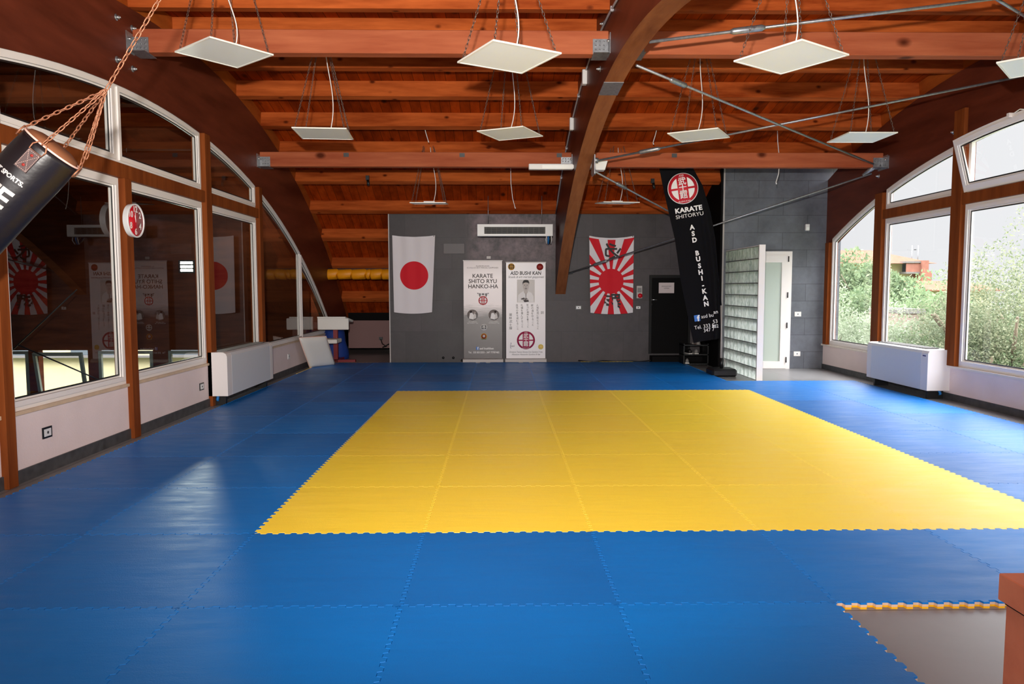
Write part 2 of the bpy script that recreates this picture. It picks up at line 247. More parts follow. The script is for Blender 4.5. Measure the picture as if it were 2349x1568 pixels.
# ------------------------------------------------------------------ mesh builder
class MB:
    def __init__(s): s.v = []; s.f = []; s.mi = []; s.sm = []; s.mats = []
    def mat(s, m):
        if m not in s.mats: s.mats.append(m)
        return s.mats.index(m)
    def add(s, vs, fs, m=None, smooth=False):
        o = len(s.v); s.v += [tuple(v) for v in vs]; k = s.mat(m) if m else 0
        for f in fs: s.f.append(tuple(i+o for i in f)); s.mi.append(k); s.sm.append(smooth)
        return s
    def box(s, x0, x1, y0, y1, z0, z1, m=None, bev=0):
        if bev: return s.rbox(x0, x1, y0, y1, z0, z1, bev, m)
        vs = [(x, y, z) for z in (z0, z1) for y in (y0, y1) for x in (x0, x1)]
        return s.add(vs, [(0, 2, 3, 1), (4, 5, 7, 6), (0, 1, 5, 4), (2, 6, 7, 3), (0, 4, 6, 2), (1, 3, 7, 5)], m)
    def rbox(s, x0, x1, y0, y1, z0, z1, r, m=None):
        """box with chamfered edges"""
        vs = []; idx = {}
        X = (x0, x1); Y = (y0, y1); Z = (z0, z1)
        for i in (0, 1):
            for j in (0, 1):
                for k in (0, 1):
                    sx_, sy_, sz_ = (1-2*i)*r, (1-2*j)*r, (1-2*k)*r
                    idx[i, j, k] = len(vs)
                    vs += [(X[i], Y[j]+sy_, Z[k]+sz_), (X[i]+sx_, Y[j], Z[k]+sz_), (X[i]+sx_, Y[j]+sy_, Z[k])]
        q = lambda i, j, k, a: idx[i, j, k]+a
        fs = []
        for i in (0, 1):
            fs.append((q(i, 0, 0, 0), q(i, 1, 0, 0), q(i, 1, 1, 0), q(i, 0, 1, 0))); fs.append((q(0, i, 0, 1), q(1, i, 0, 1), q(1, i, 1, 1), q(0, i, 1, 1))); fs.append((q(0, 0, i, 2), q(1, 0, i, 2), q(1, 1, i, 2), q(0, 1, i, 2)))
            for j in (0, 1):
                fs.append((q(i, j, 0, 0), q(i, j, 0, 1), q(i, j, 1, 1), q(i, j, 1, 0)))
                fs.append((q(i, 0, j, 0), q(i, 0, j, 2), q(i, 1, j, 2), q(i, 1, j, 0)))
                fs.append((q(0, i, j, 1), q(0, i, j, 2), q(1, i, j, 2), q(1, i, j, 1)))
                for k in (0, 1): fs.append((q(i, j, k, 0), q(i, j, k, 1), q(i, j, k, 2)))
        return s.add(vs, fs, m)
    def tube(s, pts, r, n=8, m=None, caps=True, closed=False, smooth=True):
        pts = [Vector(p) for p in pts]; N = len(pts); rs = r if isinstance(r, (list, tuple)) else [r]*N
        vs = []; up = None
        for i, p in enumerate(pts):
            if closed: d = pts[(i+1) % N]-pts[i-1]
            else: d = pts[min(i+1, N-1)]-pts[max(i-1, 0)]
            d.normalize()
            if up is None: up = Vector((0, 0, 1)) if abs(d.z) < .9 else Vector((1, 0, 0))
            a = d.cross(up).normalized(); b = a.cross(d).normalized(); up = b
            for k in range(n):
                an = 2*PI*k/n; vs.append(p+(a*math.cos(an)+b*math.sin(an))*rs[i])
        fs = []
        for i in range(N if closed else N-1):
            j = (i+1) % N
            for k in range(n): l = (k+1) % n; fs.append((i*n+k, i*n+l, j*n+l, j*n+k))
        if caps and not closed: fs += [tuple(range(n))[::-1], tuple((N-1)*n+k for k in range(n))]
        return s.add(vs, fs, m, smooth)
    def cyl(s, p, q, r, n=16, m=None, r2=None): return s.tube([p, q], [r, r if r2 is None else r2], n, m)
    def prism(s, poly, ax, c0, c1, m=None, smooth=False):
        """poly in the two other axes, extruded along ax from c0 to c1"""
        n = len(poly)
        def mk(c, a, b):
            v = [0, 0, 0]; o = [i for i in range(3) if i != ax]; v[ax] = c; v[o[0]] = a; v[o[1]] = b; return v
        vs = [mk(c0, *p) for p in poly]+[mk(c1, *p) for p in poly]
        fs = [tuple(range(n)), tuple(range(n, 2*n))[::-1]]+[(i, (i+1) % n, (i+1) % n+n, i+n) for i in range(n)]
        return s.add(vs, fs, m, smooth)
    def ring(s, outer, inner, ax, c0, c1, m=None):
        n = len(outer); o = [i for i in range(3) if i != ax]
        def mk(c, p):
            v = [0, 0, 0]; v[ax] = c; v[o[0]], v[o[1]] = p; return v
        vs = [mk(c, p) for c in (c0, c1) for l in (outer, inner) for p in l]; fs = []
        for i in range(n):
            j = (i+1) % n
            fs += [(i, j, n+j, n+i), (2*n+i, 3*n+i, 3*n+j, 2*n+j), (i, 2*n+i, 2*n+j, j), (n+i, n+j, 3*n+j, 3*n+i)]
        return s.add(vs, fs, m)
    def xf(s, mtx, start=0):
        for i in range(start, len(s.v)): s.v[i] = tuple(mtx @ Vector(s.v[i]))
        return s
    def build(s, name, mat=None, parent=None, **k):
        me = bpy.data.meshes.new(name)
        V = [Vector(v) for v in s.v]; loc = Vector((0, 0, 0))
        if parent is not None:
            inv = world(parent).inverted(); V = [inv @ v for v in V]
        elif V:
            xs = [v.x for v in V]; ys = [v.y for v in V]; zs = [v.z for v in V]
            loc = Vector(((min(xs)+max(xs))/2, (min(ys)+max(ys))/2, min(zs))); V = [v-loc for v in V]
        me.from_pydata([tuple(v) for v in V], [], s.f)
        ms = s.mats if s.mats else [mat]
        for x in ms: me.materials.append(M[x] if isinstance(x, str) else (x or mat))
        me.polygons.foreach_set('material_index', s.mi); me.polygons.foreach_set('use_smooth', s.sm)
        import bmesh
        bm = bmesh.new(); bm.from_mesh(me); bmesh.ops.recalc_face_normals(bm, faces=bm.faces); bm.to_mesh(me); bm.free()
        o = bpy.data.objects.new(name, me); COL.objects.link(o); o.location = loc
        if parent is not None: o.parent = parent
        tag(o, **k); return o
def world(o):
    m = Matrix.Translation(o.location) @ o.rotation_euler.to_matrix().to_4x4()
    return world(o.parent) @ m if o.parent else m
def tag(o, label=None, cat=None, group=None, kind=None):
    if label: o['label'] = label
    if cat: o['category'] = cat
    if group: o['group'] = group
    if kind: o['kind'] = kind
    return o
def empty(name, loc, rot=(0, 0, 0), **k):
    o = bpy.data.objects.new(name, None); o.empty_display_size = .1; COL.objects.link(o); o.location = loc; o.rotation_euler = rot; return tag(o, **k)
def B(*a, **k): return MB().box(*a, **k)
def copy_tree(o, parent=None):
    c = o.copy(); COL.objects.link(c); c.parent = parent
    for ch in o.children: copy_tree(ch, c)
    return c
def offset_poly(p, d):
    """inset a counter-clockwise polygon by d"""
    n = len(p); out = []
    for i in range(n):
        a = Vector(p[i-1]); b = Vector(p[i]); c = Vector(p[(i+1) % n]); e1 = (b-a).normalized(); e2 = (c-b).normalized()
        n1 = Vector((-e1.y, e1.x)); n2 = Vector((-e2.y, e2.x)); h = n1+n2; k = h.length_squared
        out.append(tuple(b+h*(2*d/k if k > .2 else d)))
    return out
def text(name, s, size, mat, loc, parent, rot=(PI/2, 0, 0), bold=0, shear=0, ext=.0006, align='CENTER', sx=1, line=1, spacing=1, wmtx=None):
    cu = bpy.data.curves.new('txt', 'FONT'); cu.body = s; cu.size = size; cu.align_x = align; cu.align_y = 'CENTER'; cu.offset = bold; cu.shear = shear; cu.extrude = ext; cu.resolution_u = 3; cu.space_line = line; cu.space_character = spacing
    to = bpy.data.objects.new('txt', cu); COL.objects.link(to); bpy.context.view_layer.update()
    dg = bpy.context.evaluated_depsgraph_get(); me = bpy.data.meshes.new_from_object(to.evaluated_get(dg)); COL.objects.unlink(to); bpy.data.objects.remove(to)
    mt = wmtx if wmtx is not None else Matrix.Translation(loc) @ Matrix.Rotation(rot[2], 4, 'Z') @ Matrix.Rotation(rot[1], 4, 'Y') @ Matrix.Rotation(rot[0], 4, 'X')
    mt = world(parent).inverted() @ mt @ Matrix.Diagonal((sx, 1, 1, 1)); me.transform(mt); me.materials.clear(); me.materials.append(M[mat])
    me.name = name; o = bpy.data.objects.new(name, me); COL.objects.link(o); o.parent = parent; return o
def ordinal(n): return ['first', 'second', 'third', 'fourth', 'fifth', 'sixth', 'seventh', 'eighth', 'ninth', 'tenth', 'eleventh', 'twelfth', 'thirteenth', 'fourteenth', 'fifteenth'][n]

# ------------------------------------------------------------------ dimensions
XL, XR = -3.66, 5.93            # inner faces of left / right wall
AT = (8.52, -8.69, 12.98)       # arc that carries the purlins (centre y, centre z, radius)
AL = (7.80, -9.41, 12.85)       # lower edge of the side arches
AM = (7.36, -8.53, 12.17)       # lower edge of the middle arch
YC = 4.6                        # in front of this the roof runs on in a straight line
def arc(a, y, dr=0):
    r = a[2]+dr
    if y < YC:
        z = a[1]+math.sqrt(r*r-(YC-a[0])**2); return z-(YC-y)*.10
    return a[1]+math.sqrt(max(r*r-(y-a[0])**2, 0))
def arcpts(a, y0, y1, n, dr=0): return [(y0+(y1-y0)*i/n, arc(a, y0+(y1-y0)*i/n, dr)) for i in range(n+1)]

# ------------------------------------------------------------------ floor, walls, roof deck
B(-3.9, 6.3, -2.2, 18.2, -.2, 0).build('floor', M['floor'], kind='structure')
# roof deck
mb = MB(); n = 60; y0, y1 = -2.2, 18.3; lo = arcpts(AT, y0, y1, n, .225); hi = arcpts(AT, y0, y1, n, .30)
mb.prism(lo+hi[::-1], 0, -3.9, 6.3, 'deck', False); mb.build('ceiling', kind='structure')
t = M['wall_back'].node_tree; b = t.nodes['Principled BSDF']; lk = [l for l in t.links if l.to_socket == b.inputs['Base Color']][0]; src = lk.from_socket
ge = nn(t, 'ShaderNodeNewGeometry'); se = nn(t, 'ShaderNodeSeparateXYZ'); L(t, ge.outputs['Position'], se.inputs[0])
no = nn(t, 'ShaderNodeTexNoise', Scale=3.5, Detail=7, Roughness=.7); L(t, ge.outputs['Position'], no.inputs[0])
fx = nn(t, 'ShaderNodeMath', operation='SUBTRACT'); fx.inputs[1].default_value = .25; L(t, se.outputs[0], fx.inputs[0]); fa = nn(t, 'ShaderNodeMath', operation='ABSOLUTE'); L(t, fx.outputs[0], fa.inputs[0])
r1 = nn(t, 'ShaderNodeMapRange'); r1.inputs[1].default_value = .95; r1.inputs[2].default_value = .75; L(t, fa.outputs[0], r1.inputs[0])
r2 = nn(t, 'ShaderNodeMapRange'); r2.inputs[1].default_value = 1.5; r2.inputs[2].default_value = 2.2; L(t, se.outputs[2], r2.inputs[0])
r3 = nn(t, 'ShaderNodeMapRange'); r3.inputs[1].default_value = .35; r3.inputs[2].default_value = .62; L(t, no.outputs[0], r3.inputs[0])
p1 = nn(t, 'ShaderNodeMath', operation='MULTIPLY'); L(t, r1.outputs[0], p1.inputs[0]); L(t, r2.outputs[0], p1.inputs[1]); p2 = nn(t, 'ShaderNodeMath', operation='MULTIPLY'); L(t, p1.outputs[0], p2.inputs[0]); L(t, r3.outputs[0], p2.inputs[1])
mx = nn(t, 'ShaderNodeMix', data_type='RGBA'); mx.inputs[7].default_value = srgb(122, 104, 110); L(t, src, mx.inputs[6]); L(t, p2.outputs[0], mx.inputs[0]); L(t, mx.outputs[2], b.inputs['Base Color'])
# back wall (door opening 2.95..3.78) and its return
BY = 14.45
dx0, dx1, dz0, dz1 = 2.97, 3.80, .17, 1.74
mb = MB()
top = arc(AT, BY, .2)
mb.box(-2.18, dx0, BY, BY+.16, 0, top); mb.box(dx1, 4.0, BY, BY+.16, 0, top); mb.box(dx0, dx1, BY, BY+.16, dz1, top); mb.box(dx0, dx1, BY, BY+.16, 0, dz0)
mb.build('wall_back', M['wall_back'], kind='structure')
B(-2.2, -2.18, BY-.012, BY+.17, 0, top).build('trim_1', M['alu'], kind='structure')
GY = 13.2
mb = MB(); zt = arc(AT, GY, .2)
mb.box(4.06, XR, GY, GY+.15, 0, zt); mb.box(XR, 6.2, GY, GY+.15, 0, zt)
mb.build('wall_back_right', M['wall_right_end'], kind='structure')
B(4.0, 4.06, GY+.01, BY+.16, 0, zt).build('wall_recess', M['dark'], kind='structure')
B(4.035, 4.062, GY-.012, GY+.01, 0, zt).build('trim_2', M['alu'], kind='structure')
B(-3.9, 6.3, -2.25, -2.2, 0, 4.3).build('wall_front', M['plaster'], kind='structure')
# gable wall far left behind the wall end: the roof comes down onto it
B(-3.9, 4.2, 17.6, 17.7, 0, 1.6).build('wall_far_back', M['dark'], kind='structure')
B(-3.47, -1.2, 16.62, 16.7, .12, .75).build('trim_3', plain('dusty_pink_panel', srgb(128, 96, 94), .7), kind='structure')

# side walls below the windows
B(-3.88, XL, -2.2, 17.6, 0, .52).build('wall_left', M['plaster'], kind='structure')
B(XR, 6.18, -2.2, GY, 0, .43).build('wall_right', M['plaster'], kind='structure')
B(XL, XL+.015, -2.2, 17.6, 0, .10).build('baseboard_left', M['base'], kind='structure')
B(XR-.015, XR, -2.2, GY, 0, .09).build('baseboard_right', M['base'], kind='structure')
PL = [(3.32, 3.42), (5.30, 5.41), (7.14, 7.27), (9.10, 9.27), (11.08, 11.22)]
PR = [(-.55, -.4), (1.45, 1.6), (3.45, 3.6), (5.4, 5.55), (7.30, 7.44), (9.27, 9.48), (11.20, 11.42), (12.98, 13.12)]
cuts = [-2.2]+[c for p in PL for c in p]+[17.6]
mb = MB()
for i in range(0, len(cuts)-1, 2): mb.box(-3.8, XL+.02, cuts[i], cuts[i+1], .52, .548)
mb.build('trim_4', M['stone'], kind='structure')
B(XR-.04, 6.1, -2.2, GY, .43, .458).build('trim_5', M['stonew'], kind='structure')

# ------------------------------------------------------------------ arches
def arch(name, xa, xb, al, y0, y1, label, under=False, top_dr=0):
    e = empty(name, ((xa+xb)/2, 8.0, arc(al, 8.0)), label=label, cat='beam')
    mb = MB(); n = 56; lo = arcpts(al, y0, y1, n); hi = arcpts(AT, y0, y1, n, top_dr)
    hi = [(y, max(z, lo[i][1]+.05)) for i, (y, z) in enumerate(hi)]
    mb.prism(lo+hi[::-1], 0, xa, xb, 'arch')
    if under:
        for i in range(n):   # underside boards show the worn lighter wood
            mb.mi[2+i] = mb.mat('arch_under')
    mb.build('arch_beam', M['arch'], e)
    return e
archL = arch('wooden_arch', -3.84, XL, AL, -2.2, 17.55, 'dark wooden arch above the dark left windows')
archM = arch('wooden_arch', 1.10, 1.30, AM, -2.2, BY, 'dark wooden arch in the middle of the room with a pale underside', under=True)
archR = arch('wooden_arch', XR, 6.12, AL, -2.2, GY, 'dark wooden arch above the bright right windows')
def bolts(par, x, pts, sgn):
    for y, z in pts:
        mb = MB(); mb.cyl((x, y, z), (x+sgn*.006, y, z), .032, 16, 'steel'); mb.cyl((x+sgn*.006, y, z), (x+sgn*.03, y, z), .018, 6, 'bolt'); mb.cyl((x+sgn*.03, y, z), (x+sgn*.045, y, z), .01, 8, 'bolt'); mb.build('bolt', None, par)
bolts(archL, XL, [(7.2, 4.06), (7.5, 4.06), (7.18, 3.66), (7.48, 3.66)], 1)
bolts(archM, 1.10, [(7.85, 4.25), (8.12, 4.22), (7.8, 3.9), (8.1, 3.86)], -1)
bolts(archR, XR, [(9.55, 3.5), (11.42, 3.22)], -1)
z1_ = arc(AM, 7.98)-.004
mb = MB(); 
yy = [7.78, 8.2]; mb.add([(1.095, yy[0], arc(AM, yy[0])-.006), (1.305, yy[0], arc(AM, yy[0])-.006), (1.305, yy[1], arc(AM, yy[1])-.006), (1.095, yy[1], arc(AM, yy[1])-.006),
        (1.095, yy[0], arc(AM, yy[0])+.001), (1.305, yy[0], arc(AM, yy[0])+.001), (1.305, yy[1], arc(AM, yy[1])+.001), (1.095, yy[1], arc(AM, yy[1])+.001)],
       [(0, 1, 2, 3), (4, 7, 6, 5), (0, 4, 5, 1), (1, 5, 6, 2), (2, 6, 7, 3), (3, 7, 4, 0)]); mb.build('steel_plate', M['steel'], archM)

# ------------------------------------------------------------------ purlins (radial, lying on the arches)
def purlin_pos(phi, r): a = math.radians(phi); return AT[0]+r*math.sin(a), AT[1]+r*math.cos(a)
def phi_of(px, py):
    d = ray(px, py); o = Vector((0, 0, CH)); t = 3
    while t < 24:
        q = o+d*t
        if math.hypot(q.y-AT[0], q.z-AT[1]) > AT[2]: break
        t += .004
    return math.degrees(math.atan2(q.y-AT[0], q.z-AT[1]))
anch = [phi_of(1000, y) for y in (156, 221, 289.5, 352, 415, 482, 545)]
step = (anch[-1]-anch[0])/6
phis = [anch[0]-step*k for k in range(5, 0, -1)]+anch+[phi_of(830, 609), phi_of(830, 684), phi_of(830, 684)+step*1.05]
PU = []
for k, ph in enumerate(phis):
    a = math.radians(ph); s_, c_ = math.sin(a), math.cos(a); w, hgt = .13, .222
    def pt(u, v): return (AT[0]+(AT[2]+v)*s_+u*c_, AT[1]+(AT[2]+v)*c_-u*s_)
    y, z = pt(0, 0)
    x1 = 6.25 if y < GY-.2 else (4.0 if y > GY else 4.0)
    mb = MB(); mb.prism([pt(0, .002), pt(w, .002), pt(w, hgt), pt(0, hgt)], 0, -3.88, x1)
    fb = len(phis)-1-k
    if 12 <= k: lab = 'orange wooden roof beam low over the dark corner, %s from the far end' % ordinal(len(phis)-1-k)
    elif k == 11: lab = 'orange wooden roof beam touching the top of the grey back wall'
    else: lab = 'orange wooden roof beam, %s one up from the beam on the back wall' % ordinal(11-k-1)
    mb.build('roof_beam', M['purlin'], label=lab, cat='beam', group='orange roof beams'); PU.append((y, z, a))
# straight-run purlins over the camera
for j, y in enumerate((3.3, 2.2, 1.1, 0.0, -1.1)):
    z = arc(AT, y)
    if y < PU[0][0]-.5: MB().box(-3.88, 6.25, y, y+.13, z+.01, z+.235).build('roof_beam', M['purlin'], label='orange wooden roof beam overhead before the first lamps, %s towards the camera' % ordinal(j), cat='beam', group='orange roof beams')
# blocking boards between purlins on the side arches
mb = MB(); mb2 = MB()
for i in range(len(phis)-1):
    for x, m_ in ((XL-.03, mb), (XR+.03, mb2)):
        a0 = math.radians(phis[i])+.13/AT[2]; a1 = math.radians(phis[i+1])
        p = [(AT[0]+r*math.sin(a), AT[1]+r*math.cos(a)) for a, r in ((a0, AT[2]+.002), (a1, AT[2]+.002), (a1, AT[2]+.222), (a0, AT[2]+.222))]
        if m_ is mb2 and p[1][0] > GY: continue
        m_.prism(p, 0, x-.02, x+.02)
mb3 = MB()
for x in (1.115, 1.285):
    for i in range(len(phis)-1):
        a0 = math.radians(phis[i])+.13/AT[2]; a1 = math.radians(phis[i+1])
        p = [(AT[0]+r*math.sin(a), AT[1]+r*math.cos(a)) for a, r in ((a0, AT[2]+.002), (a1, AT[2]+.002), (a1, AT[2]+.222), (a0, AT[2]+.222))]
        if p[1][0] < BY: mb3.prism(p, 0, x-.014, x+.014)
mb3.build('trim_30', M['arch'], kind='structure')
mb.build('trim_6', M['blocking'], kind='structure'); mb2.build('trim_7', M['blocking'], kind='structure')

# reddish tie beams hung between the arches on steel hangers
def hanger(par, x, y, z0, z1, sx_):
    """steel angle hanger at the end of a beam; sx_ = +1 when the beam runs to +x"""
    e = empty('hanger', Vector((x, y, z0))-world(par).translation); e.parent = par
    mb = MB(); a, b_ = sorted((x, x+sx_*.006)); mb.box(a, b_, y-.13, y+.02, z0-.03, z0+.17)
    c, d = sorted((x, x+sx_*.16)); mb.box(c, d, y-.008, y-.002, z0-.01, z0+.145); mb.box(c, d, y-.1, y+.16, z0-.014, z0-.008)
    for i in range(3):
        for k in range(3): mb.cyl((x+sx_*(.05+.04*i), y-.006, z0+.04+.04*k), (x+sx_*(.05+.04*i), y-.0095, z0+.04+.04*k), .008, 8, 'black')
    mb.mats = ['steel', 'black']; mb.build('hanger_plate', None, e)
    mb = MB(); mb.cyl((x, y-.09, z0+.1), (x+sx_*.03, y-.09, z0+.1), .014, 6); mb.build('hanger_bolt', M['bolt'], e)
def tie_beam(x0, x1, y, z0, z1, label, m='purlin_red'):
    e = empty('tie_beam', ((x0+x1)/2, y, z0), label=label, cat='beam', group='reddish tie beams on steel hangers')
    B(x0, x1, y, y+.14, z0, z1, bev=.006).build('timber', M[m], e)
    hanger(e, x0, y, z0, z1, 1); hanger(e, x1, y, z0, z1, -1); return e
TB = [7.5, 3.83, 4.06]; TG = [11.3, 3.335, 3.555]
tie_beam(XL, 1.10, TB[0], TB[1], TB[2], 'reddish tie beam above the front left lamps, left of the middle arch')
tie_beam(XL, 1.10, TG[0], TG[1], TG[2], 'reddish tie beam across the back, left of the middle arch')
tie_beam(1.30, XR, TB[0], TB[1], TB[2], 'reddish tie beam behind the front right lamp, right of the middle arch')
tie_beam(1.30, XR, TG[0], TG[1], TG[2], 'reddish tie beam across the back over the black banner')

# ------------------------------------------------------------------ windows and posts
def window(name, x, outline, sgn, par_rot=None, fw=.075, lean=0, glass='glass', slim=.0):
    """outline ccw in (y,z); frame faces the room at x, sgn=-1 when the outside is at -x"""
    ys = [p[0] for p in outline]; zs = [p[1] for p in outline]
    e = empty(name, (x, (min(ys)+max(ys))/2, min(zs)), (0, lean, 0), kind='structure')
    inv = world(e) if lean else None
    inn = offset_poly(outline, fw); in2 = offset_poly(outline, fw*.45); in3 = offset_poly(outline, fw*1.25)
    def fin(mb, nm, mt):
        if lean:
            mb.xf(world(e) @ Matrix.Translation(-e.location))
        mb.build(nm, mt, e)
    mb = MB(); mb.ring(outline, inn, 0, x+sgn*.015, x+sgn*.075); mb.ring(in2, inn, 0, x, x+sgn*.02); mb.ring(inn, in3, 0, x+sgn*.035, x+sgn*.06); fin(mb, 'window_frame', M['pvc'])
    mb = MB(); g = offset_poly(outline, fw*1.05); n = len(g); ym = sum(ys)/len(ys); mb.add([(x+sgn*.048+(.017*(a-ym) if sgn < 0 else 0), a, b) for a, b in g], [tuple(range(n))]); fin(mb, 'window_pane', M[glass])
    mb = MB(); mb.ring(offset_poly(outline, fw*1.2), offset_poly(outline, fw*1.38), 0, x+sgn*.030, x+sgn*.036); fin(mb, 'window_gasket', M['black'])
    return e
def arcout(al, ya, yb, zb, d=.0, n=10):
    """ccw (y,z) outline with an arc top"""
    return [(ya, zb), (yb, zb)]+[(y, arc(al, y)-d) for y in [yb+(ya-yb)*i/n for i in range(n+1)]]
def rect(ya, yb, za, zb): return [(ya, za), (yb, za), (yb, zb), (ya, zb)]
xw = XL+.002; TZ0, TZ1 = 2.535, 2.675; z0 = .548
wn_ = [0]
def wname(): wn_[0] += 1; return 'window_%d' % wn_[0]
for a, b in ((3.42, 5.30), (5.41, 7.14), (7.27, 9.10), (9.27, 11.08)): window(wname(), xw, rect(a, b, z0, TZ0), -1)
for a, b in ((3.42, 5.30), (5.41, 7.13), (7.13, 9.10), (9.27, 11.08)): window(wname(), xw, arcout(AL, a, b, TZ1, -.015), -1)
window(wname(), xw, arcout(AL, 11.22, 13.46, z0, -.015), -1, fw=.06)
yend = 15.95
window(wname(), xw, arcout(AL, 13.46, yend, z0, -.015), -1, fw=.06)
# right
xw = XR-.002; z0r = .458
for a, b in ((-.4, 1.45), (1.6, 3.45), (3.6, 5.4), (5.55, 7.30), (7.44, 9.27), (9.48, 11.20)): window(wname(), xw, rect(a, b, z0r, TZ0), 1, glass='glass_clear')
for a, b in ((-.4, 1.45), (1.6, 3.45), (3.6, 5.4), (5.55, 7.30), (9.48, 11.20)): window(wname(), xw, arcout(AL, a, b, TZ1, -.0), 1, glass='glass_clear')
window(wname(), xw, arcout(AL, 11.42, 12.98, z0r, 0), 1, glass='glass_clear')
# fixed outer frame of the open hopper window and its tilted sash
oh = arcout(AL, 7.44, 9.27, TZ1, 0)
mb = MB(); mb.ring(oh, offset_poly(oh, .05), 0, xw+.03, xw+.08); mb.build('trim_8', M['pvc'], kind='structure')
hop = window(wname(), xw-.03, offset_poly(oh, .005), 1, lean=-math.radians(15), glass='glass_clear', fw=.085)
mb = MB(); yh = 8.2; zh = arc(AL, yh); mb.box(XR-.24, XR-.16, yh-.02, yh+.02, zh-.06, zh-.01); mb.tube([(XR-.2, yh, zh-.03), (XR-.12, yh-.02, zh+.03), (XR-.0, yh-.03, zh+.02)], .006, 6); mb.build('window_stay', M['pvc'], label='white stay arm holding the tilted window open', cat='window stay')
# dark walls around: posts
def post(ya, yb, x, sgn, zb, zt, lab):
    a, b_ = sorted((x-sgn*.05, x+sgn*.12)); return B(a, b_, ya, yb, zb, zt, bev=.004).build('window_post', M['post'], label=lab, cat='post', group='brown wooden window posts')
labs = ['brown wooden window post at the left room side, out past the punching bag', 'brown wooden post at the left edge of the photo below the bag', 'brown wooden post carrying the red wall clock', 'brown wooden post between the clock and the left fan coil unit', 'brown wooden post behind the left fan coil unit']
for (a, b), lab, tp in zip(PL, labs, (0, 0, 1, 0, 0)):
    post(a, b, XL, -1, .0, TZ0+.005 if tp else arc(AL, b)+.02, lab)
labs = ['brown wooden post on the bright side, behind the camera', 'brown wooden post on the bright side, level with the camera', 'brown wooden post on the window side nearest the camera', 'brown wooden post on the bright side, second from the camera', 'brown wooden post before the open window bay', 'brown wooden post left of the open tilted window', 'brown wooden post behind the right fan coil unit', 'slim brown post at the corner of the grey right wall']
for (a, b), lab, k in zip(PR, labs, range(-2, 6)):
    post(a, b, XR, 1, .458, arc(AL, b)+(.42 if k == 3 else .02 if k != 5 else .0), lab)
# transoms
for i, (a, b) in enumerate(((3.42, 5.30), (5.41, 9.10), (9.27, 11.08))): B(XL-.1, XL+.035, a, b, TZ0, TZ1, bev=.004).build('trim_%d' % (9+i), M['post'], kind='structure')
for i, (a, b) in enumerate(((-.4, 1.45), (1.6, 3.45), (3.6, 5.4), (5.55, 7.30), (7.44, 9.27), (9.48, 11.20))): B(XR-.035, XR+.1, a, b, TZ0, TZ1, bev=.004).build('trim_%d' % (12+i), M['post'], kind='structure')
# solid side walls ahead of the glazing
def sidefill(x0, x1, ya, yb, zb, nm):
    pts = arcpts(AL, ya, yb, 8); MB().prism([(ya, zb), (yb, zb)]+pts[::-1], 0, x0, x1).build(nm, M['plaster'], kind='structure')
sidefill(-3.86, XL-.001, -2.2, 3.32, .52, 'wall_left_front'); sidefill(XR+.001, 6.14, -2.2, -.55, .43, 'wall_right_front')
sidefill(-3.87, -3.85, 15.95, 17.6, .52, 'wall_left_back')

# ------------------------------------------------------------------ puzzle mats
X0, Y0 = -1.4563, 4.2217
NT = 14; TD = .010
def edge_wave():
    pts = []
    for k in range(NT):
        s = k/NT; w = 1/NT
        pts += [(s+w*.04, -TD), (s+w*.46, -TD), (s+w*.54, TD), (s+w*.96, TD)] if k else [(w*.20, -TD), (w*.46, -TD), (w*.54, TD), (w*.96, TD)]
    return pts
wv = edge_wave(); poly = []
poly += [(0, 0)]+[(t_, -d_) for t_, d_ in wv]+[(1, 0)]+[(1-d_, t_) for t_, d_ in wv]+[(1, 1)]+[(t_, 1-d_) for t_, d_ in wv[::-1]]+[(0, 1)]+[(-d_, t_) for t_, d_ in wv[::-1]]
def mat_mesh(name, m, g=.0007, bv=.0021):
    a = offset_poly(poly, g); b_ = offset_poly(poly, bv); n = len(a)
    vs = [(x, y, 0) for x, y in a]+[(x, y, .0284) for x, y in a]+[(x, y, .03) for x, y in b_]
    fs = [tuple(range(n))[::-1], tuple(range(2*n, 3*n))]
    for i in range(n):
        j = (i+1) % n; fs += [(i, j, n+j, n+i), (n+i, n+j, 2*n+j, 2*n+i)]
    me = bpy.data.meshes.new(name); me.from_pydata(vs, [], fs); me.materials.append(M[m]); me.update(); return me
me_b = mat_mesh('blue_puzzle_mat', 'mat_blue'); me_y = mat_mesh('yellow_puzzle_mat', 'mat_yellow', .0003, .0010)
for r in range(-2, 10):
    for c in range(-2, 7):
        if r == -2 and c > 2: continue
        if r > 6 and c > 4: continue
        yel = 0 <= r < 6 and 0 <= c < 5
        o = bpy.data.objects.new('puzzle_mat', me_y if yel else me_b); COL.objects.link(o); o.location = (X0+c, Y0+r, 0)
        if yel: tag(o, 'yellow puzzle mat, %s from the left in the %s yellow row from the front' % (ordinal(c), ordinal(r)), 'floor mat', 'yellow interlocking floor mats')
        else:
            if r == -2: w_ = 'in the front blue row at the camera'
            elif r == -1: w_ = 'in the blue row just before the yellow field'
            elif r < 6: w_ = 'beside yellow row %s' % ['one', 'two', 'three', 'four', 'five', 'six'][r]
            else: w_ = 'in blue row %s behind the yellow field' % ['one', 'two', 'three', 'four'][r-6]
            if 0 <= r < 6: p_ = {-2: 'outer left', -1: 'inner left', 5: 'inner right', 6: 'outer right'}[c]+' blue puzzle mat '+w_
            else: p_ = 'blue puzzle mat, %s from the left, %s' % (ordinal(c+2), w_)
            tag(o, p_, 'floor mat', 'blue interlocking floor mats')
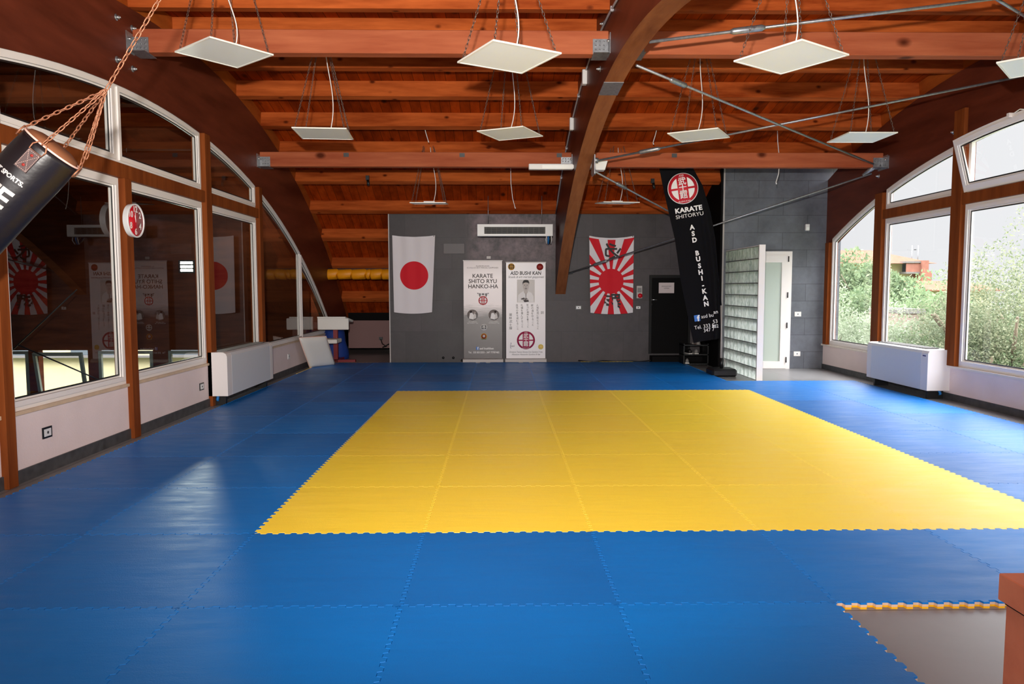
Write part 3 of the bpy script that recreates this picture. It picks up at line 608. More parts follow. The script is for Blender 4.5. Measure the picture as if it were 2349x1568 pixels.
# yellow edging strips showing at the rim of the mats
def strip(x0, x1, y0, y1, lab): B(x0, x1, y0, y1, 0, .027).build('mat_edging', M['mat_yellow'], label=lab, cat='mat edging')
strip(X0+3.05, X0+4.2, Y0+10.05, Y0+10.1, 'yellow edging strip behind the mats below the rising sun flag')
strip(X0-1.9, X0-.95, Y0+10.02, Y0+10.06, 'yellow edging strip behind the mats in the dark left corner')
strip(X0-2.04, X0-1.995, Y0+8.2, Y0+9.6, 'yellow edging strip beside the mats near the leaning cushion')

# ------------------------------------------------------------------ ceiling lamps
def link_pts(c, d, side, ln, wd, n=8):
    """oval chain link"""
    out = []
    for k in range(n):
        a = 2*PI*(k+.5)/n; out.append(c+d*(ln/2*math.cos(a))+side*(wd/2*math.sin(a)))
    return out
def chain(mb, p, q, pitch, wd, wr, n=8, k=5, m=None):
    p, q = Vector(p), Vector(q); d = (q-p); Ln = d.length; d.normalize(); N = max(2, round(Ln/pitch)); s1 = d.cross(Vector((.3, .9, .2))).normalized(); s2 = d.cross(s1)
    for i in range(N):
        c = p+d*(Ln*(i+.5)/N); mb.tube(link_pts(c, d, s1 if i % 2 else s2, Ln/N*1.35, wd, n), wr, k, m, closed=True)
def panel(name, cx_, cy_, cz_, ang, size, top_f, lab, zt=None, tilt=(0, 0), vis=4):
    e = empty(name, (cx_, cy_, cz_), (tilt[0], tilt[1], ang), label=lab, cat='ceiling lamp', group='square lamps hanging on chains'); mt = world(e); h_ = size/2
    mb = MB(); o = [(-h_, -h_), (h_, -h_), (h_, h_), (-h_, h_)]; i_ = offset_poly(o, .016)
    mb.ring(o, i_, 2, 0, .012); mb.prism(o, 2, .010, .013); mb.xf(mt); mb.build('frame', M['ledframe'], e)
    MB().prism(offset_poly(o, .015), 2, .003, .009).xf(mt).build('diffuser', M['led'], e)
    zt = zt or arc(AT, cy_)
    mid = Vector((cx_, cy_, zt))
    for a, b_ in ((-1, -1), (1, -1), (1, 1), (-1, 1)):
        p = mt @ Vector((a*(h_-.03), b_*(h_-.03), .014)); q = mid+(p-mid)*top_f; q.z = zt
        mb = MB(); chain(mb, p, q, .034, .018, .0024, 6, 4); mb.build('chain', M['chainm'], e)
    p = mt @ Vector((.06, .05, .013))
    mb = MB(); pts = []
    for k in range(13):
        s = k/12; pts.append((p.x+(cx_+.02-p.x)*s+.05*math.sin(PI*s)*(1-s)*2, p.y, p.z+(zt-p.z)*s))
    mb.tube(pts, .0055, 6); mb.build('cable', M['cable'], e)
    mb = MB(); mb.xf(mt); b2 = MB().box(-.09, .09, -.03, .03, .0135, .04); b2.xf(mt); b2.build('driver_box', M['plastic'], e)
    return e
R_ = math.radians
panel('square_lamp', -2.44, 6.65, 3.55, R_(-40), .6, .62, 'square hanging lamp at the front left, nearest the punching bag')
panel('square_lamp', .07, 5.84, 3.27, R_(29), .6, .35, 'large square hanging lamp in the centre, before the middle arch')
panel('square_lamp', 2.25, 5.72, 3.24, R_(33.5), .6, .35, 'large square hanging lamp right of the middle arch, near the tie rod')
panel('square_lamp', 4.48, 6.02, 3.3, R_(46), .6, .35, 'square hanging lamp cut off by the right edge of the photo')
panel('square_lamp', -2.03, 8.56, 3.25, R_(4), .6, .2, 'square hanging lamp in the middle row, furthest left')
panel('square_lamp', .13, 8.92, 3.33, R_(64), .6, .4, 'square hanging lamp behind the large centre lamp, left of the arch')
panel('square_lamp', 2.41, 8.9, 3.31, R_(60), .6, .3, 'square hanging lamp in front of the crossing rods, right of the arch')
panel('square_lamp', 4.39, 8.9, 3.29, R_(0), .58, .3, 'square hanging lamp near the dark right arch')
p9 = on(985, 467, 1, 12.1); p10 = on(1415, 466, 1, 12.1)
panel('square_lamp', p9.x, p9.y, p9.z, R_(0), .58, .3, 'thin hanging lamp seen edge on above the white flag', tilt=(R_(4.2), 0))
panel('square_lamp', p10.x, p10.y, p10.z, R_(6), .6, .3, 'thin hanging lamp seen edge on above the rising sun flag', tilt=(R_(4.2), 0))
# loose cables ending in mid air
for i, (pts, Y, lab) in enumerate(((((1171, 380), (1172, 420), (1176, 455), (1181, 474)), 12.6, 'white cable dangling above the wall fan heater'),
        (((973, 293), (977, 305), (982, 322)), 11.62, 'short white cable end hanging in the left bay behind the lamps'),
        (((1508, 295), (1503, 311), (1498, 327)), 11.62, 'short white cable end hanging right of the middle arch'),
        (((1783, 298), (1784, 325), (1787, 354), (1787, 385), (1786, 398), (1780, 418)), 11.62, 'grey cable hanging behind the back tie beam in the right bay'))):
    mb = MB(); P_ = [on(a, b, 1, Y) for a, b in pts]; P_[0].z = arc(AT, Y)+.1 if i else P_[0].z+.25; mb.tube(P_, .006, 6)
    mb.cyl(P_[-1], P_[-1]+Vector((.01, 0, -.03)), .009, 6); mb.build('loose_cable', M['cable'], label=lab, cat='cable', group='loose cables under the roof')

# ------------------------------------------------------------------ tie rods (wind bracing) between middle and right arch
def rod(p, q, lab, tb=.12):
    p, q = Vector(p), Vector(q); e = empty('tie_rod', p, label=lab, cat='tie rod', group='steel bracing rods'); d = (q-p)
    MB().cyl(p, q, .0135, 10).build('rod', M['steel'], e)
    a = p+d.normalized()*(.45+tb); b_ = a+d.normalized()*.3
    mb = MB(); mb.tube([a, a+d.normalized()*.03, b_-d.normalized()*.03, b_], [.016, .028, .028, .016], 10); mb.build('turnbuckle', M['steel'], e)
M2a = (1.31, 6.5, 3.62); M2b = (1.31, 7.1, 3.60); M3 = on(1372, 368, 0, 1.37); M3b = on(1366, 394, 0, 1.37); M4 = on(1302, 627, 0, 1.32); R3 = on(2006, 377, 0, XR-.12); R3b = on(2000, 398, 0, XR-.12)
rod(M2b, R3, 'steel bracing rod crossing down from the arch to the back right node')
rod(M3, on(2349, 174, 0, XR-.02), 'steel bracing rod rising from the arch node to the right edge')
XP = on(2281, -3, 2, 3.93)
rod(M2a, XP+(XP-Vector(M2a))*.25, 'thick steel bracing rod high up at the top right', .25)
rod(M4, R3b, 'steel bracing rod passing in front of the rising sun flag')
rod(M3b, on(1641, 542, 1, 13.6), 'short steel bracing rod running behind the black banner')
rod(XP+Vector((0, .03, .03)), on(2400, 67, 0, XR-.02), 'short steel rod length at the top right corner of the photo', .9)
# nodes
mb = MB(); p = R3; mb.box(XR-.012, XR, p.y-.2, p.y+.1, p.z-.09, p.z+.1); mb.box(XR-.2, XR, p.y-.02, p.y-.012, p.z-.05, p.z+.09); mb.tube([(XR-.03, p.y, p.z-.02), (XR-.12, p.y+.02, p.z-.04), tuple(R3b+Vector((-.12, .05, -.02)))], [.05, .045, .02], 8)
mb.build('bracing_node', M['steel'], label='grey steel bracing node on the right arch', cat='bracket')
mb = MB(); p = M3; mb.box(1.3, 1.312, p.y-.14, p.y+.16, p.z-.2, p.z+.06); mb.tube([(1.31, p.y, p.z+.01), tuple(M3)], .035, 8); mb.tube([(1.31, M3b.y, M3b.z), tuple(M3b)], .045, 8)
mb.build('bracing_node', M['steel'], label='grey steel bracing node on the middle arch beside the wedge light', cat='bracket')
mb = MB(); p = M4; mb.box(1.3, 1.312, p.y-.07, p.y+.12, p.z-.06, p.z+.06); mb.cyl((1.31, p.y, p.z), (1.42, p.y, p.z+.02), .02, 8)
mb.build('bracing_node', M['steel'], label='small steel bracing node low on the middle arch near the back wall', cat='bracket')

# conduit and boxes on the left side of the middle arch
e = empty('cable_conduit', (1.09, 8, 4.3), label='grey conduit with two boxes running down the middle arch', cat='conduit')
ys_ = [6.2+i*.4 for i in range(21)]; mb = MB(); mb.tube([(1.085, y, arc(AT, y)-.06) for y in ys_ if y < 14.4], .012, 8); mb.build('pipe', M['conduit'], e)
for y in (9.35, 11.0):
    z = arc(AT, y)-.1; B(1.04, 1.10, y-.045, y+.045, z-.13, z+.05, bev=.006).build('junction_box', M['plastic'], e)
for y in (7.2, 10.2, 12, 13):
    z = arc(AT, y)-.06; B(1.07, 1.10, y-.015, y+.015, z-.025, z+.02).build('clip', M['conduit'], e)
# emergency lights
a, b_ = on(1213, 375, 1, 10.95), on(1297, 388, 1, 10.95)
e = empty('emergency_light', (a.x, 10.95, b_.z), label='long white emergency light under the tie beam left of the arch', cat='emergency light')
B(a.x, 1.095, 10.95, 11.05, b_.z, a.z, bev=.008).build('housing', M['plastic'], e); B(a.x+.2, 1.1, 10.944, 10.95, b_.z+.012, a.z-.02).build('diffuser', M['led'], e)
a, b_ = on(1362, 373, 1, 10.62), on(1391, 391, 1, 10.62)
mb = MB(); mb.add([(a.x, 10.5, a.z), (b_.x, 10.5, a.z+.01), (b_.x-.03, 10.55, b_.z), (a.x+.02, 10.55, b_.z), (a.x, 10.75, a.z), (b_.x, 10.75, a.z+.01), (b_.x-.03, 10.72, b_.z), (a.x+.02, 10.72, b_.z)], [(0, 1, 2, 3), (4, 7, 6, 5), (0, 4, 5, 1), (1, 5, 6, 2), (2, 6, 7, 3), (3, 7, 4, 0)])
e = empty('emergency_light', (a.x, 10.5, b_.z), label='wedge shaped white emergency light right of the middle arch', cat='emergency light'); mb.build('housing', M['plastic'], e)
mb = MB(); mb.tube([(1.30, 10.62, a.z-.03), (a.x, 10.62, a.z-.03)], .05, 8); mb.build('arm', M['alu'], e)
# small black clips on the beams
for (px, py, Y), lab in zip(((843, 413, PU[9][0]-.03), (1497, 420, PU[9][0]-.03)), ('black spotlight clip on a beam left of the arch', 'black spotlight clip on a beam left of the black banner')):
    p = on(px, py, 1, Y); e = empty('spot_clip', p, label=lab, cat='clip')
    B(p.x-.03, p.x+.03, p.y-.02, p.y+.03, p.z+.0, p.z+.08).build('clamp', M['black'], e); MB().cyl((p.x+.01, p.y-.02, p.z), (p.x+.02, p.y-.03, p.z-.1), .025, 8).build('spot', M['black'], e)
for i, px in enumerate((794, 1060, 1283, 1547)):
    p = on(px, 352, 1, TG[0]); B(p.x-.04, p.x+.04, TG[0]-.003, TG[0], TG[2]-.075, TG[2]-.015).build('beam_tab', M['base'], label='small dark metal tab on the back tie beam, %s of four' % ordinal(i), cat='metal tab', group='dark tabs on the back tie beam')

# ------------------------------------------------------------------ fan coil units
def fan_coil(xw_, sgn, y0, y1, z0, z1, dep, lab, badge=False):
    """sgn +1: stands on the left wall and faces +x"""
    e = empty('fan_coil_unit', (xw_, (y0+y1)/2, 0), label=lab, cat='fan coil unit', group='white fan coil units under the windows')
    xf_ = xw_+sgn*dep; c = .05
    prof = [(xw_, z0), (xf_, z0), (xf_, z1-c), (xf_-sgn*c*.35, z1-c*.3), (xf_-sgn*c, z1), (xw_, z1)]
    mb = MB(); mb.prism(prof, 1, y0+.16, y1-.12); mb.build('front_panel', M['coil'], e)
    for a, b_ in ((y0, y0+.155), (y1-.115, y1)):
        p2 = [(x+(-sgn*.008 if abs(x-xf_) < .001 else 0), z) for x, z in prof]; mb = MB(); mb.prism(prof, 1, a, b_); mb.build('side_cover', M['coilside'], e)
    mb = MB(); a, b_ = sorted((xw_+sgn*.04, xf_-sgn*.07)); n = int((y1-y0-.36)/.035)
    mb.box(a, b_, y0+.18, y1-.14, z1-.004, z1+.003, 'black')
    for i in range(n): y = y0+.19+i*.035; mb.box(a, b_, y, y+.012, z1+.001, z1+.012, 'grille')
    for i in range(4): x = a+(b_-a)*(i+.5)/4; mb.box(x-.004, x+.004, y0+.18, y1-.14, z1+.002, z1+.013, 'grille')
    mb.build('top_grille', None, e)
    lo_, hi_ = sorted((xw_+sgn*.03, xf_-sgn*.06))
    for y in (y0+.1, y1-.12): B(lo_, hi_, y-.02, y+.02, 0, z0).build('foot', M['black'], e)
    mb = MB(); mb.tube([(xw_+sgn*.08, y0+.12, z0+.03), (xw_+sgn*.09, y0+.04, z0-.05), (xw_+sgn*.07, y0+.12, .05)], .018, 8, 'bluec'); mb.tube([(xw_+sgn*.12, y0+.2, z0+.03), (xw_+sgn*.13, y0+.1, z0-.07), (xw_+sgn*.1, y0+.2, .04)], .016, 8, 'black'); mb.build('hoses', None, e)
    if badge: B(xf_-.001 if sgn > 0 else xf_-.002, xf_+.002 if sgn > 0 else xf_+.001, y0+.05, y0+.12, z1-.09, z1-.075).build('badge', M['navy_ink'], e)
    return e
fan_coil(XL, 1, 9.1, 10.92, .13, .68, .24, 'white fan coil unit under the left windows, near the clock side')
fan_coil(XR, -1, 9.42, 11.0, .12, .66, .30, 'bluish white fan coil unit under the bright right windows', True)

# ------------------------------------------------------------------ wall clock
p = on(305, 506, 0, XL+.07); cy_, cz_ = p.y, p.z; r = .165
e = empty('wall_clock', (XL+.05, cy_, cz_), label='round red wall clock with white rim on the wooden post', cat='clock')
mb = MB(); n = 48
prof = [(.0, r*.96), (.045, r), (.055, r*.99), (.055, r*.92), (.045, r*.9)]
vs = []; fs = []
for x, rr in prof:
    for k in range(n): a = 2*PI*k/n; vs.append((XL+.05+x, cy_+rr*math.cos(a), cz_+rr*math.sin(a)))
for i in range(len(prof)-1):
    for k in range(n): fs.append((i*n+k, i*n+(k+1) % n, (i+1)*n+(k+1) % n, (i+1)*n+k))
fs.append(tuple(range(n))); mb.add(vs, fs, smooth=False); mb.build('rim', M['plastic'], e)
mb = MB(); mb.cyl((XL+.085, cy_, cz_), (XL+.094, cy_, cz_), r*.92, 48); mb.build('dial', M['redplastic'], e)
for nme, a, s_ in (('12', 90, .085), ('2', 30, .085), ('4', -30, .085), ('6', -90, .085), ('8', -150, .085), ('10', 150, .085)):
    an = R_(a); text('numeral', nme, s_, 'white_ink', (XL+.096, cy_+.62*r*math.cos(an), cz_+.66*r*math.sin(an)), e, rot=(PI/2, 0, PI/2), bold=.002)
mb = MB(); mb.tube([(XL+.098, cy_, cz_-.015), (XL+.098, cy_-.006, cz_+.075)], .0025, 5); mb.tube([(XL+.098, cy_, cz_), (XL+.098, cy_-.012, cz_+.05)], .0035, 5); mb.build('hands', M['white_ink'], e)

# ------------------------------------------------------------------ sockets and switches
def socket(p, facing, w, h_, lab, frame='black', name='wall_socket', cat='socket'):
    """facing: (axis, sign)"""
    e = empty(name, p, label=lab, cat=cat); ax, s = facing
    def bb(wd, ht, d0, d1):
        lo_ = [p[0]-wd/2, p[1]-wd/2, p[2]-ht/2]; hi_ = [p[0]+wd/2, p[1]+wd/2, p[2]+ht/2]; c = sorted((p[ax]+s*d0, p[ax]+s*d1)); lo_[ax], hi_[ax] = c
        return B(lo_[0], hi_[0], lo_[1], hi_[1], lo_[2], hi_[2])
    bb(w, h_, 0, .008).build('cover_plate', M[frame], e); bb(w*.72, h_*.66, .008, .011).build('insert', M['plastic'], e)
    c = Vector(p); q = c.copy(); q[ax] += s*.0105; q2 = c.copy(); q2[ax] += s*.0125; MB().cyl(q, q2, h_*.13, 12).build('hole', M['base'], e); return e
socket(tuple(on(107, 991, 0, XL)), (0, 1), .12, .09, 'white socket in dark frame on the left wall, nearest the camera')
socket(tuple(on(462, 886, 0, XL)), (0, 1), .12, .09, 'white socket in dark frame on the left wall, left of the fan coil')
socket(tuple(on(662, 817, 0, XL)), (0, 1), .12, .09, 'white socket on the left wall behind the leaning cushion', 'plastic')
socket(tuple(on(1327, 705, 1, BY)), (1, -1), .13, .085, 'black framed switch on the back wall left of the rising sun flag', name='wall_switch', cat='switch')
socket(tuple(on(1464, 705, 1, BY)), (1, -1), .12, .08, 'black framed switch on the back wall left of the black door', name='wall_switch', cat='switch')
socket(tuple(on(1830, 720, 1, GY)), (1, -1), .12, .085, 'white light switch on the grey right wall beside the white door', 'white', 'wall_switch', 'switch')
socket(tuple(on(1828, 811, 1, GY)), (1, -1), .12, .085, 'white socket low on the grey right wall', 'white')
a, b_ = on(1846, 514, 1, GY), on(1855, 529, 1, GY)
e = empty('motion_sensor', (a.x, GY, b_.z), label='small white motion sensor high on the grey right wall', cat='sensor'); B(a.x, b_.x, GY-.05, GY, b_.z, a.z, bev=.008).build('housing', M['plastic'], e); B(a.x+.012, b_.x-.012, GY-.056, GY-.05, b_.z+.015, b_.z+.06).build('lens', M['led'], e)
# industrial socket
a, b_ = on(1459, 655, 1, BY), on(1472, 684, 1, BY)
e = empty('industrial_socket', (a.x, BY, b_.z), label='grey industrial wall socket with red plug cover near the black door', cat='industrial socket')
B(a.x, b_.x, BY-.06, BY, b_.z, a.z, bev=.006).build('housing', M['alu'], e); MB().cyl(((a.x+b_.x)/2+.01, BY-.1, b_.z+.055), ((a.x+b_.x)/2+.01, BY-.06, b_.z+.055), .045, 16).build('plug_cover', M['redplastic'], e); B(a.x+.02, b_.x-.02, BY-.075, BY-.06, b_.z+.12, a.z-.04).build('hatch', M['grille'], e)
# grey blank panel on the wall and small plate
a, b_ = on(1017, 558, 1, BY), on(1066, 582, 1, BY); B(a.x, b_.x, BY-.02, BY, b_.z, a.z, bev=.004).build('wall_panel', M['tape'], label='flat dark grey cover panel between white flag and wall heater', cat='cover panel')
p = on(1121, 591, 1, BY); B(p.x-.04, p.x+.04, BY-.02, BY, p.z-.02, p.z+.03).build('junction_plate', M['alu'], label='small pale junction plate just above the grey karate banner', cat='junction plate')
for i, (px, py) in enumerate(((1017, 820), (1040, 820), (1060, 826))):
    p = on(px, py, 1, BY); MB().cyl((p.x, BY-.025, p.z), (p.x, BY, p.z), .025, 12).build('pipe_cap', M['black'], label='black pipe cap low on the back wall, %s left of the karate banner' % ['furthest', 'second', 'nearest'][i], cat='pipe cap', group='black pipe caps')
mb = MB(); mb.tube([(x, 14.3+.04*math.sin(x*9), .035+.012*math.sin(x*13)) for x in [1.55+.12*i for i in range(14)]], .012, 6); mb.build('floor_cable', M['black'], label='black cable lying along the foot of the back wall', cat='cable')

# ------------------------------------------------------------------ wall fan heater / AC unit
YA = 13.75; a, b_ = on(1095, 514, 1, YA), on(1268, 541, 1, YA)
e = empty('air_conditioner', ((a.x+b_.x)/2, YA, b_.z), label='white slotted air unit hung below the beams at the back', cat='air conditioner')
dz = a.z-b_.z; mb = MB(); x0, x1 = a.x, b_.x
o = [(x0+.13, b_.z+.04), (x1-.14, b_.z+.04), (x1-.14, a.z-.05), (x0+.13, a.z-.05)]
mb.ring([(x0, b_.z), (x1, b_.z), (x1, a.z), (x0, a.z)], o, 1, YA, YA+.3); mb.box(x0+.05, x1-.05, YA+.2, YA+.3, b_.z, a.z); mb.build('casing', M['plastic'], e)
B(x0+.1, x1-.1, YA+.08, YA+.1, b_.z+.03, a.z-.04).build('outlet', M['dark'], e)
for k in range(7):
    z = b_.z+.05+k*(dz-.11)/6; B(x0+.13, x1-.14, YA+.01, YA+.05, z, z+.006).build('louvre', M['grille'], e)
mb = MB()
for k in range(12): x = x0+.16+k*(x1-x0-.32)/11; mb.box(x, x+.004, YA+.02, YA+.06, b_.z+.045, a.z-.055)
mb.build('fins', M['grille'], e)
mb = MB()
for k, (dx, m_) in enumerate(((0, 'cable'), (.03, 'bluec'), (.06, 'black'), (.08, 'cable'))):
    xx = x1-.1+dx; mb.tube([(xx, YA+.15, b_.z+.03), (xx-.02+.01*k, YA+.14, b_.z-.06), (xx+.0, YA+.2, b_.z-.13), (xx+.02, YA+.35, b_.z-.06), (xx+.02, YA+.5, b_.z+.1)], .009 if m_ != 'bluec' else .016, 6, m_)
mb.build('hoses', None, e)
[MB().cyl((x, YA+.15, a.z), (x, YA+.15, arc(AT, YA+.15)+.1), .006, 6).build('hanging_rod', M['steel'], e) for x in (x0+.2, x1-.2)]

# ------------------------------------------------------------------ flags on the wall
def flagmat(name, kind, cz_, r):
    m, t, b = newmat(name); b.inputs['Roughness'].default_value = .8
    co = nn(t, 'ShaderNodeTexCoord'); se = nn(t, 'ShaderNodeSeparateXYZ'); L(t, co.outputs['Object'], se.inputs[0])
    z = nn(t, 'ShaderNodeMath', operation='SUBTRACT'); z.inputs[1].default_value = cz_; L(t, se.outputs[2], z.inputs[0])
    cb = nn(t, 'ShaderNodeCombineXYZ'); L(t, se.outputs[0], cb.inputs[0]); L(t, z.outputs[0], cb.inputs[1])
    ln = nn(t, 'ShaderNodeVectorMath', operation='LENGTH'); L(t, cb.outputs[0], ln.inputs[0]); lt = nn(t, 'ShaderNodeMath', operation='LESS_THAN'); lt.inputs[1].default_value = r; L(t, ln.outputs['Value'], lt.inputs[0]); fac = lt.outputs[0]
    if kind == 'rays':
        at = nn(t, 'ShaderNodeMath', operation='ARCTAN2'); L(t, z.outputs[0], at.inputs[0]); L(t, se.outputs[0], at.inputs[1])
        mu = nn(t, 'ShaderNodeMath', operation='MULTIPLY'); mu.inputs[1].default_value = 16; L(t, at.outputs[0], mu.inputs[0]); c = nn(t, 'ShaderNodeMath', operation='COSINE'); L(t, mu.outputs[0], c.inputs[0])
        g = nn(t, 'ShaderNodeMath', operation='GREATER_THAN'); g.inputs[1].default_value = 0; L(t, c.outputs[0], g.inputs[0]); mxx = nn(t, 'ShaderNodeMath', operation='MAXIMUM'); L(t, g.outputs[0], mxx.inputs[0]); L(t, fac, mxx.inputs[1]); fac = mxx.outputs[0]
    mx = nn(t, 'ShaderNodeMix', data_type='RGBA'); mx.inputs[6].default_value = srgb(220, 214, 218); mx.inputs[7].default_value = srgb(206, 12, 34); L(t, fac, mx.inputs[0]); L(t, mx.outputs[2], b.inputs['Base Color']); return m
def flag(name, x0t, x1t, x0b, x1b, z0, z1, y, mat, lab, sag, eyelet, group=None, waves=3, cz=0):
    nx, nz = 36, 60; mb = MB(); vs = []; xm = (x0t+x1t)/2
    e = empty(name, (xm, y, z0), label=lab, cat='flag')
    for j in range(nz+1):
        v = j/nz
        for i in range(nx+1):
            u = i/nx; xa = x0b+(x0t-x0b)*v; xb = x1b+(x1t-x1b)*v; x = xa+(xb-xa)*u
            z = z0+(z1-z0)*v-sag*(1-(2*u-1)**2)*v**2-.03*(1-(2*u-1)**2)*(1-v)
            yy = y-.02-.012*math.sin(u*waves*2*PI+v*1.4)*(.35+.65*v)-.018*math.sin(PI*u)*v
            vs.append((x, yy, z))
    fs = [(j*(nx+1)+i, j*(nx+1)+i+1, (j+1)*(nx+1)+i+1, (j+1)*(nx+1)+i) for j in range(nz) for i in range(nx)]
    mb.add(vs, fs, smooth=True); o = mb.build('cloth', mat, e)
    mb = MB(); mb.add([v for v in vs[nz*(nx+1):]]+[(v[0], v[1]-.002, v[2]-.035) for v in vs[nz*(nx+1):]], [(i, i+1, nx+2+i, nx+1+i) for i in range(nx)]); mb.build('hem', M['cloth'], e)
    for x in (x0t+.02, x1t-.02): MB().cyl((x, y-.032, z1-.018), (x, y-.02, z1-.018), .012, 10).build('eyelet', M['black'], e)
    return e
a, b_, c_, d_ = on(903, 541, 1, BY), on(1000, 541, 1, BY), on(993, 715, 1, BY), on(907, 715, 1, BY); cc = on(954, 632, 1, BY)
flag('wall_flag', a.x, b_.x, d_.x, c_.x, c_.z, a.z, BY-.16, flagmat('white_flag_red_disc', 'disc', cc.z-c_.z, .275), 'white flag with a large red disc hanging on the grey back wall', .03, 0)
a, b_, c_, d_ = on(1349, 542, 1, BY), on(1450, 543, 1, BY), on(1448, 716, 1, BY), on(1352, 713, 1, BY); cc = on(1399, 645, 1, BY)
fr = flag('wall_flag', a.x, b_.x, d_.x, c_.x, c_.z, a.z, BY-.16, flagmat('rising_sun_cloth', 'rays', cc.z-c_.z, .245), 'red and white rising sun flag with black characters on the back wall', .045, 0)
xm = (a.x+b_.x)/2
for ch, py in (('必', 578), ('勝', 690)):
    p = on(1399, py, 1, BY); text('calligraphy', ch, .34, 'ink', (xm, BY-.215, p.z), fr, rot=(PI/2, PI/2, 0), bold=.006)

# ------------------------------------------------------------------ emblem used on the banners
def disc(mb, cx_, cz_, r, y, m=None, n=40, t_=.0008): mb.cyl((cx_, y, cz_), (cx_, y+t_, cz_), r, n, m)
def emblem(par, mtx, r, col, ink, rim=None, dark=None, letters=True):
    """round crest: disc, vertical bar with three characters, four quarter windows. mtx maps local (x, 0, z) to world; -y faces the viewer"""
    mb = MB(); 
    if rim: disc(mb, 0, 0, r*1.05, 0, rim)
    disc(mb, 0, 0, r, -.001, col)
    for sx_ in (-1, 1):
        for sz in (-1, 1):
            pts = []; r_in = r*.80; xi = r*.36; zi = r*.07
            a0 = math.asin(zi/r_in); a1 = math.acos(xi/r_in)
            pts = [(xi, zi)]+[(r_in*math.cos(a0+(a1-a0)*k/8), r_in*math.sin(a0+(a1-a0)*k/8)) for k in range(9)]
            pts = [(sx_*x, sz*z) for x, z in pts]; mb.prism(pts, 1, -.0022, -.001, dark or ink)
    mb.xf(mtx); mb.build('crest', None, par)
    fz = Matrix.Rotation(PI/2, 4, 'X')
    for ch, z in (('武', .46), ('士', 0), ('館', -.46)): text('crest_character', ch, r*.56, ink, None, par, wmtx=mtx @ Matrix.Translation((0, -.0028, r*z)) @ fz, bold=r*.008)
    if letters:
        text('crest_letters', 'ASD', r*.17, ink, None, par, wmtx=mtx @ Matrix.Translation((0, -.0028, r*.87)) @ fz, spacing=1.1)
        text('crest_letters', 'BUSHI-KAN', r*.15, ink, None, par, wmtx=mtx @ Matrix.Translation((0, -.0028, -r*.87)) @ fz, spacing=1.1)
def T(x, y, z): return Matrix.Translation((x, y, z))

# ------------------------------------------------------------------ roll-up banners
YB = 14.22
def rollup(name, pxl, pxr, pyt, pyb, lab, clothmat):
    a, b_ = on(pxl, pyt, 1, YB), on(pxr, pyb, 1, YB); e = empty(name, ((a.x+b_.x)/2, YB, 0), label=lab, cat='banner'); x0, x1, z1 = a.x, b_.x, a.z
    mb = MB(); nx = 8; vs = []; w = x1-x0
    mb.box(x0, x1, YB, YB+.0015, .09, z1-.01); mb.build('print', clothmat, e)
    B(x0-.01, x1+.01, YB-.008, YB+.012, z1-.012, z1+.006).build('top_rail', M['alu'], e)
    mb = MB(); mb.prism([(YB-.06, .035), (YB+.07, .035), (YB+.06, .085), (YB+.0, .105), (YB-.045, .09)], 0, x0-.02, x1+.02); mb.build('base_cassette', M['alu'], e)
    [B(xx, xx+.08, YB-.12, YB+.16, .0, .035).build('foot', M['alu'], e) for xx in ((x0+x1)/2-.14, (x0+x1)/2+.06)]
    mb = MB(); mb.cyl(((x0+x1)/2, YB+.04, .08), ((x0+x1)/2, YB+.02, z1-.01), .008, 8); mb.build('pole', M['alu'], e)
    return e, x0, x1, z1
# grey water print: pale sky above, ripples, grey-brown below
m, t, b = newmat('lake_print'); b.inputs['Roughness'].default_value = .35
co = nn(t, 'ShaderNodeTexCoord'); se = nn(t, 'ShaderNodeSeparateXYZ'); L(t, co.outputs['Object'], se.inputs[0])
mp = nn(t, 'ShaderNodeMapping'); mp.inputs['Scale'].default_value = (5, 1, 45); L(t, co.outputs['Object'], mp.inputs[0]); no = nn(t, 'ShaderNodeTexNoise', Scale=1.0, Detail=4); L(t, mp.outputs[0], no.inputs[0])
a1 = nn(t, 'ShaderNodeMath', operation='MULTIPLY_ADD'); a1.inputs[1].default_value = .22; L(t, no.outputs[0], a1.inputs[0]); L(t, se.outputs[2], a1.inputs[2])
mr = nn(t, 'ShaderNodeMapRange'); mr.inputs[1].default_value = 1.02; mr.inputs[2].default_value = 1.28; L(t, a1.outputs[0], mr.inputs[0])
mx = nn(t, 'ShaderNodeMix', data_type='RGBA'); mx.inputs[6].default_value = srgb(62, 50, 52); mx.inputs[7].default_value = srgb(222, 210, 210); L(t, mr.outputs[0], mx.inputs[0])
mr2 = nn(t, 'ShaderNodeMapRange'); mr2.inputs[1].default_value = 1.7; mr2.inputs[2].default_value = 2.1; mr2.inputs[4].default_value = .55; L(t, se.outputs[2], mr2.inputs[0])
mx2 = nn(t, 'ShaderNodeMix', data_type='RGBA'); mx2.inputs[7].default_value = srgb(140, 118, 112); L(t, mx.outputs[2], mx2.inputs[6]); L(t, mr2.outputs[0], mx2.inputs[0]); L(t, mx2.outputs[2], b.inputs['Base Color']); M['lake'] = m
e, x0, x1, z1 = rollup('rollup_banner', 1063, 1152, 597, 824, 'grey and white roll-up banner reading KARATE SHITO RYU HANKO-HA', M['lake'])
yf = YB-.0015
def PB(px, py): p = on(px, py, 1, YB); return p.x, p.z
def bt(s, px, py, hpx, mat='ink', **k):
    x, z = PB(px, py); return text(k.pop('name', 'lettering'), s, hpx/117.5*1.38, mat, (x, yf-(.0025 if s == 'f' else 0), z), e, **k)
bt('Asd BUSHI-KAN', 1107, 610, 3.2, 'darkink'); bt('SCUOLA DI ARTI MARZIALI GIAPPONESI', 1107, 614, 3.0, 'darkink', sx=.97)
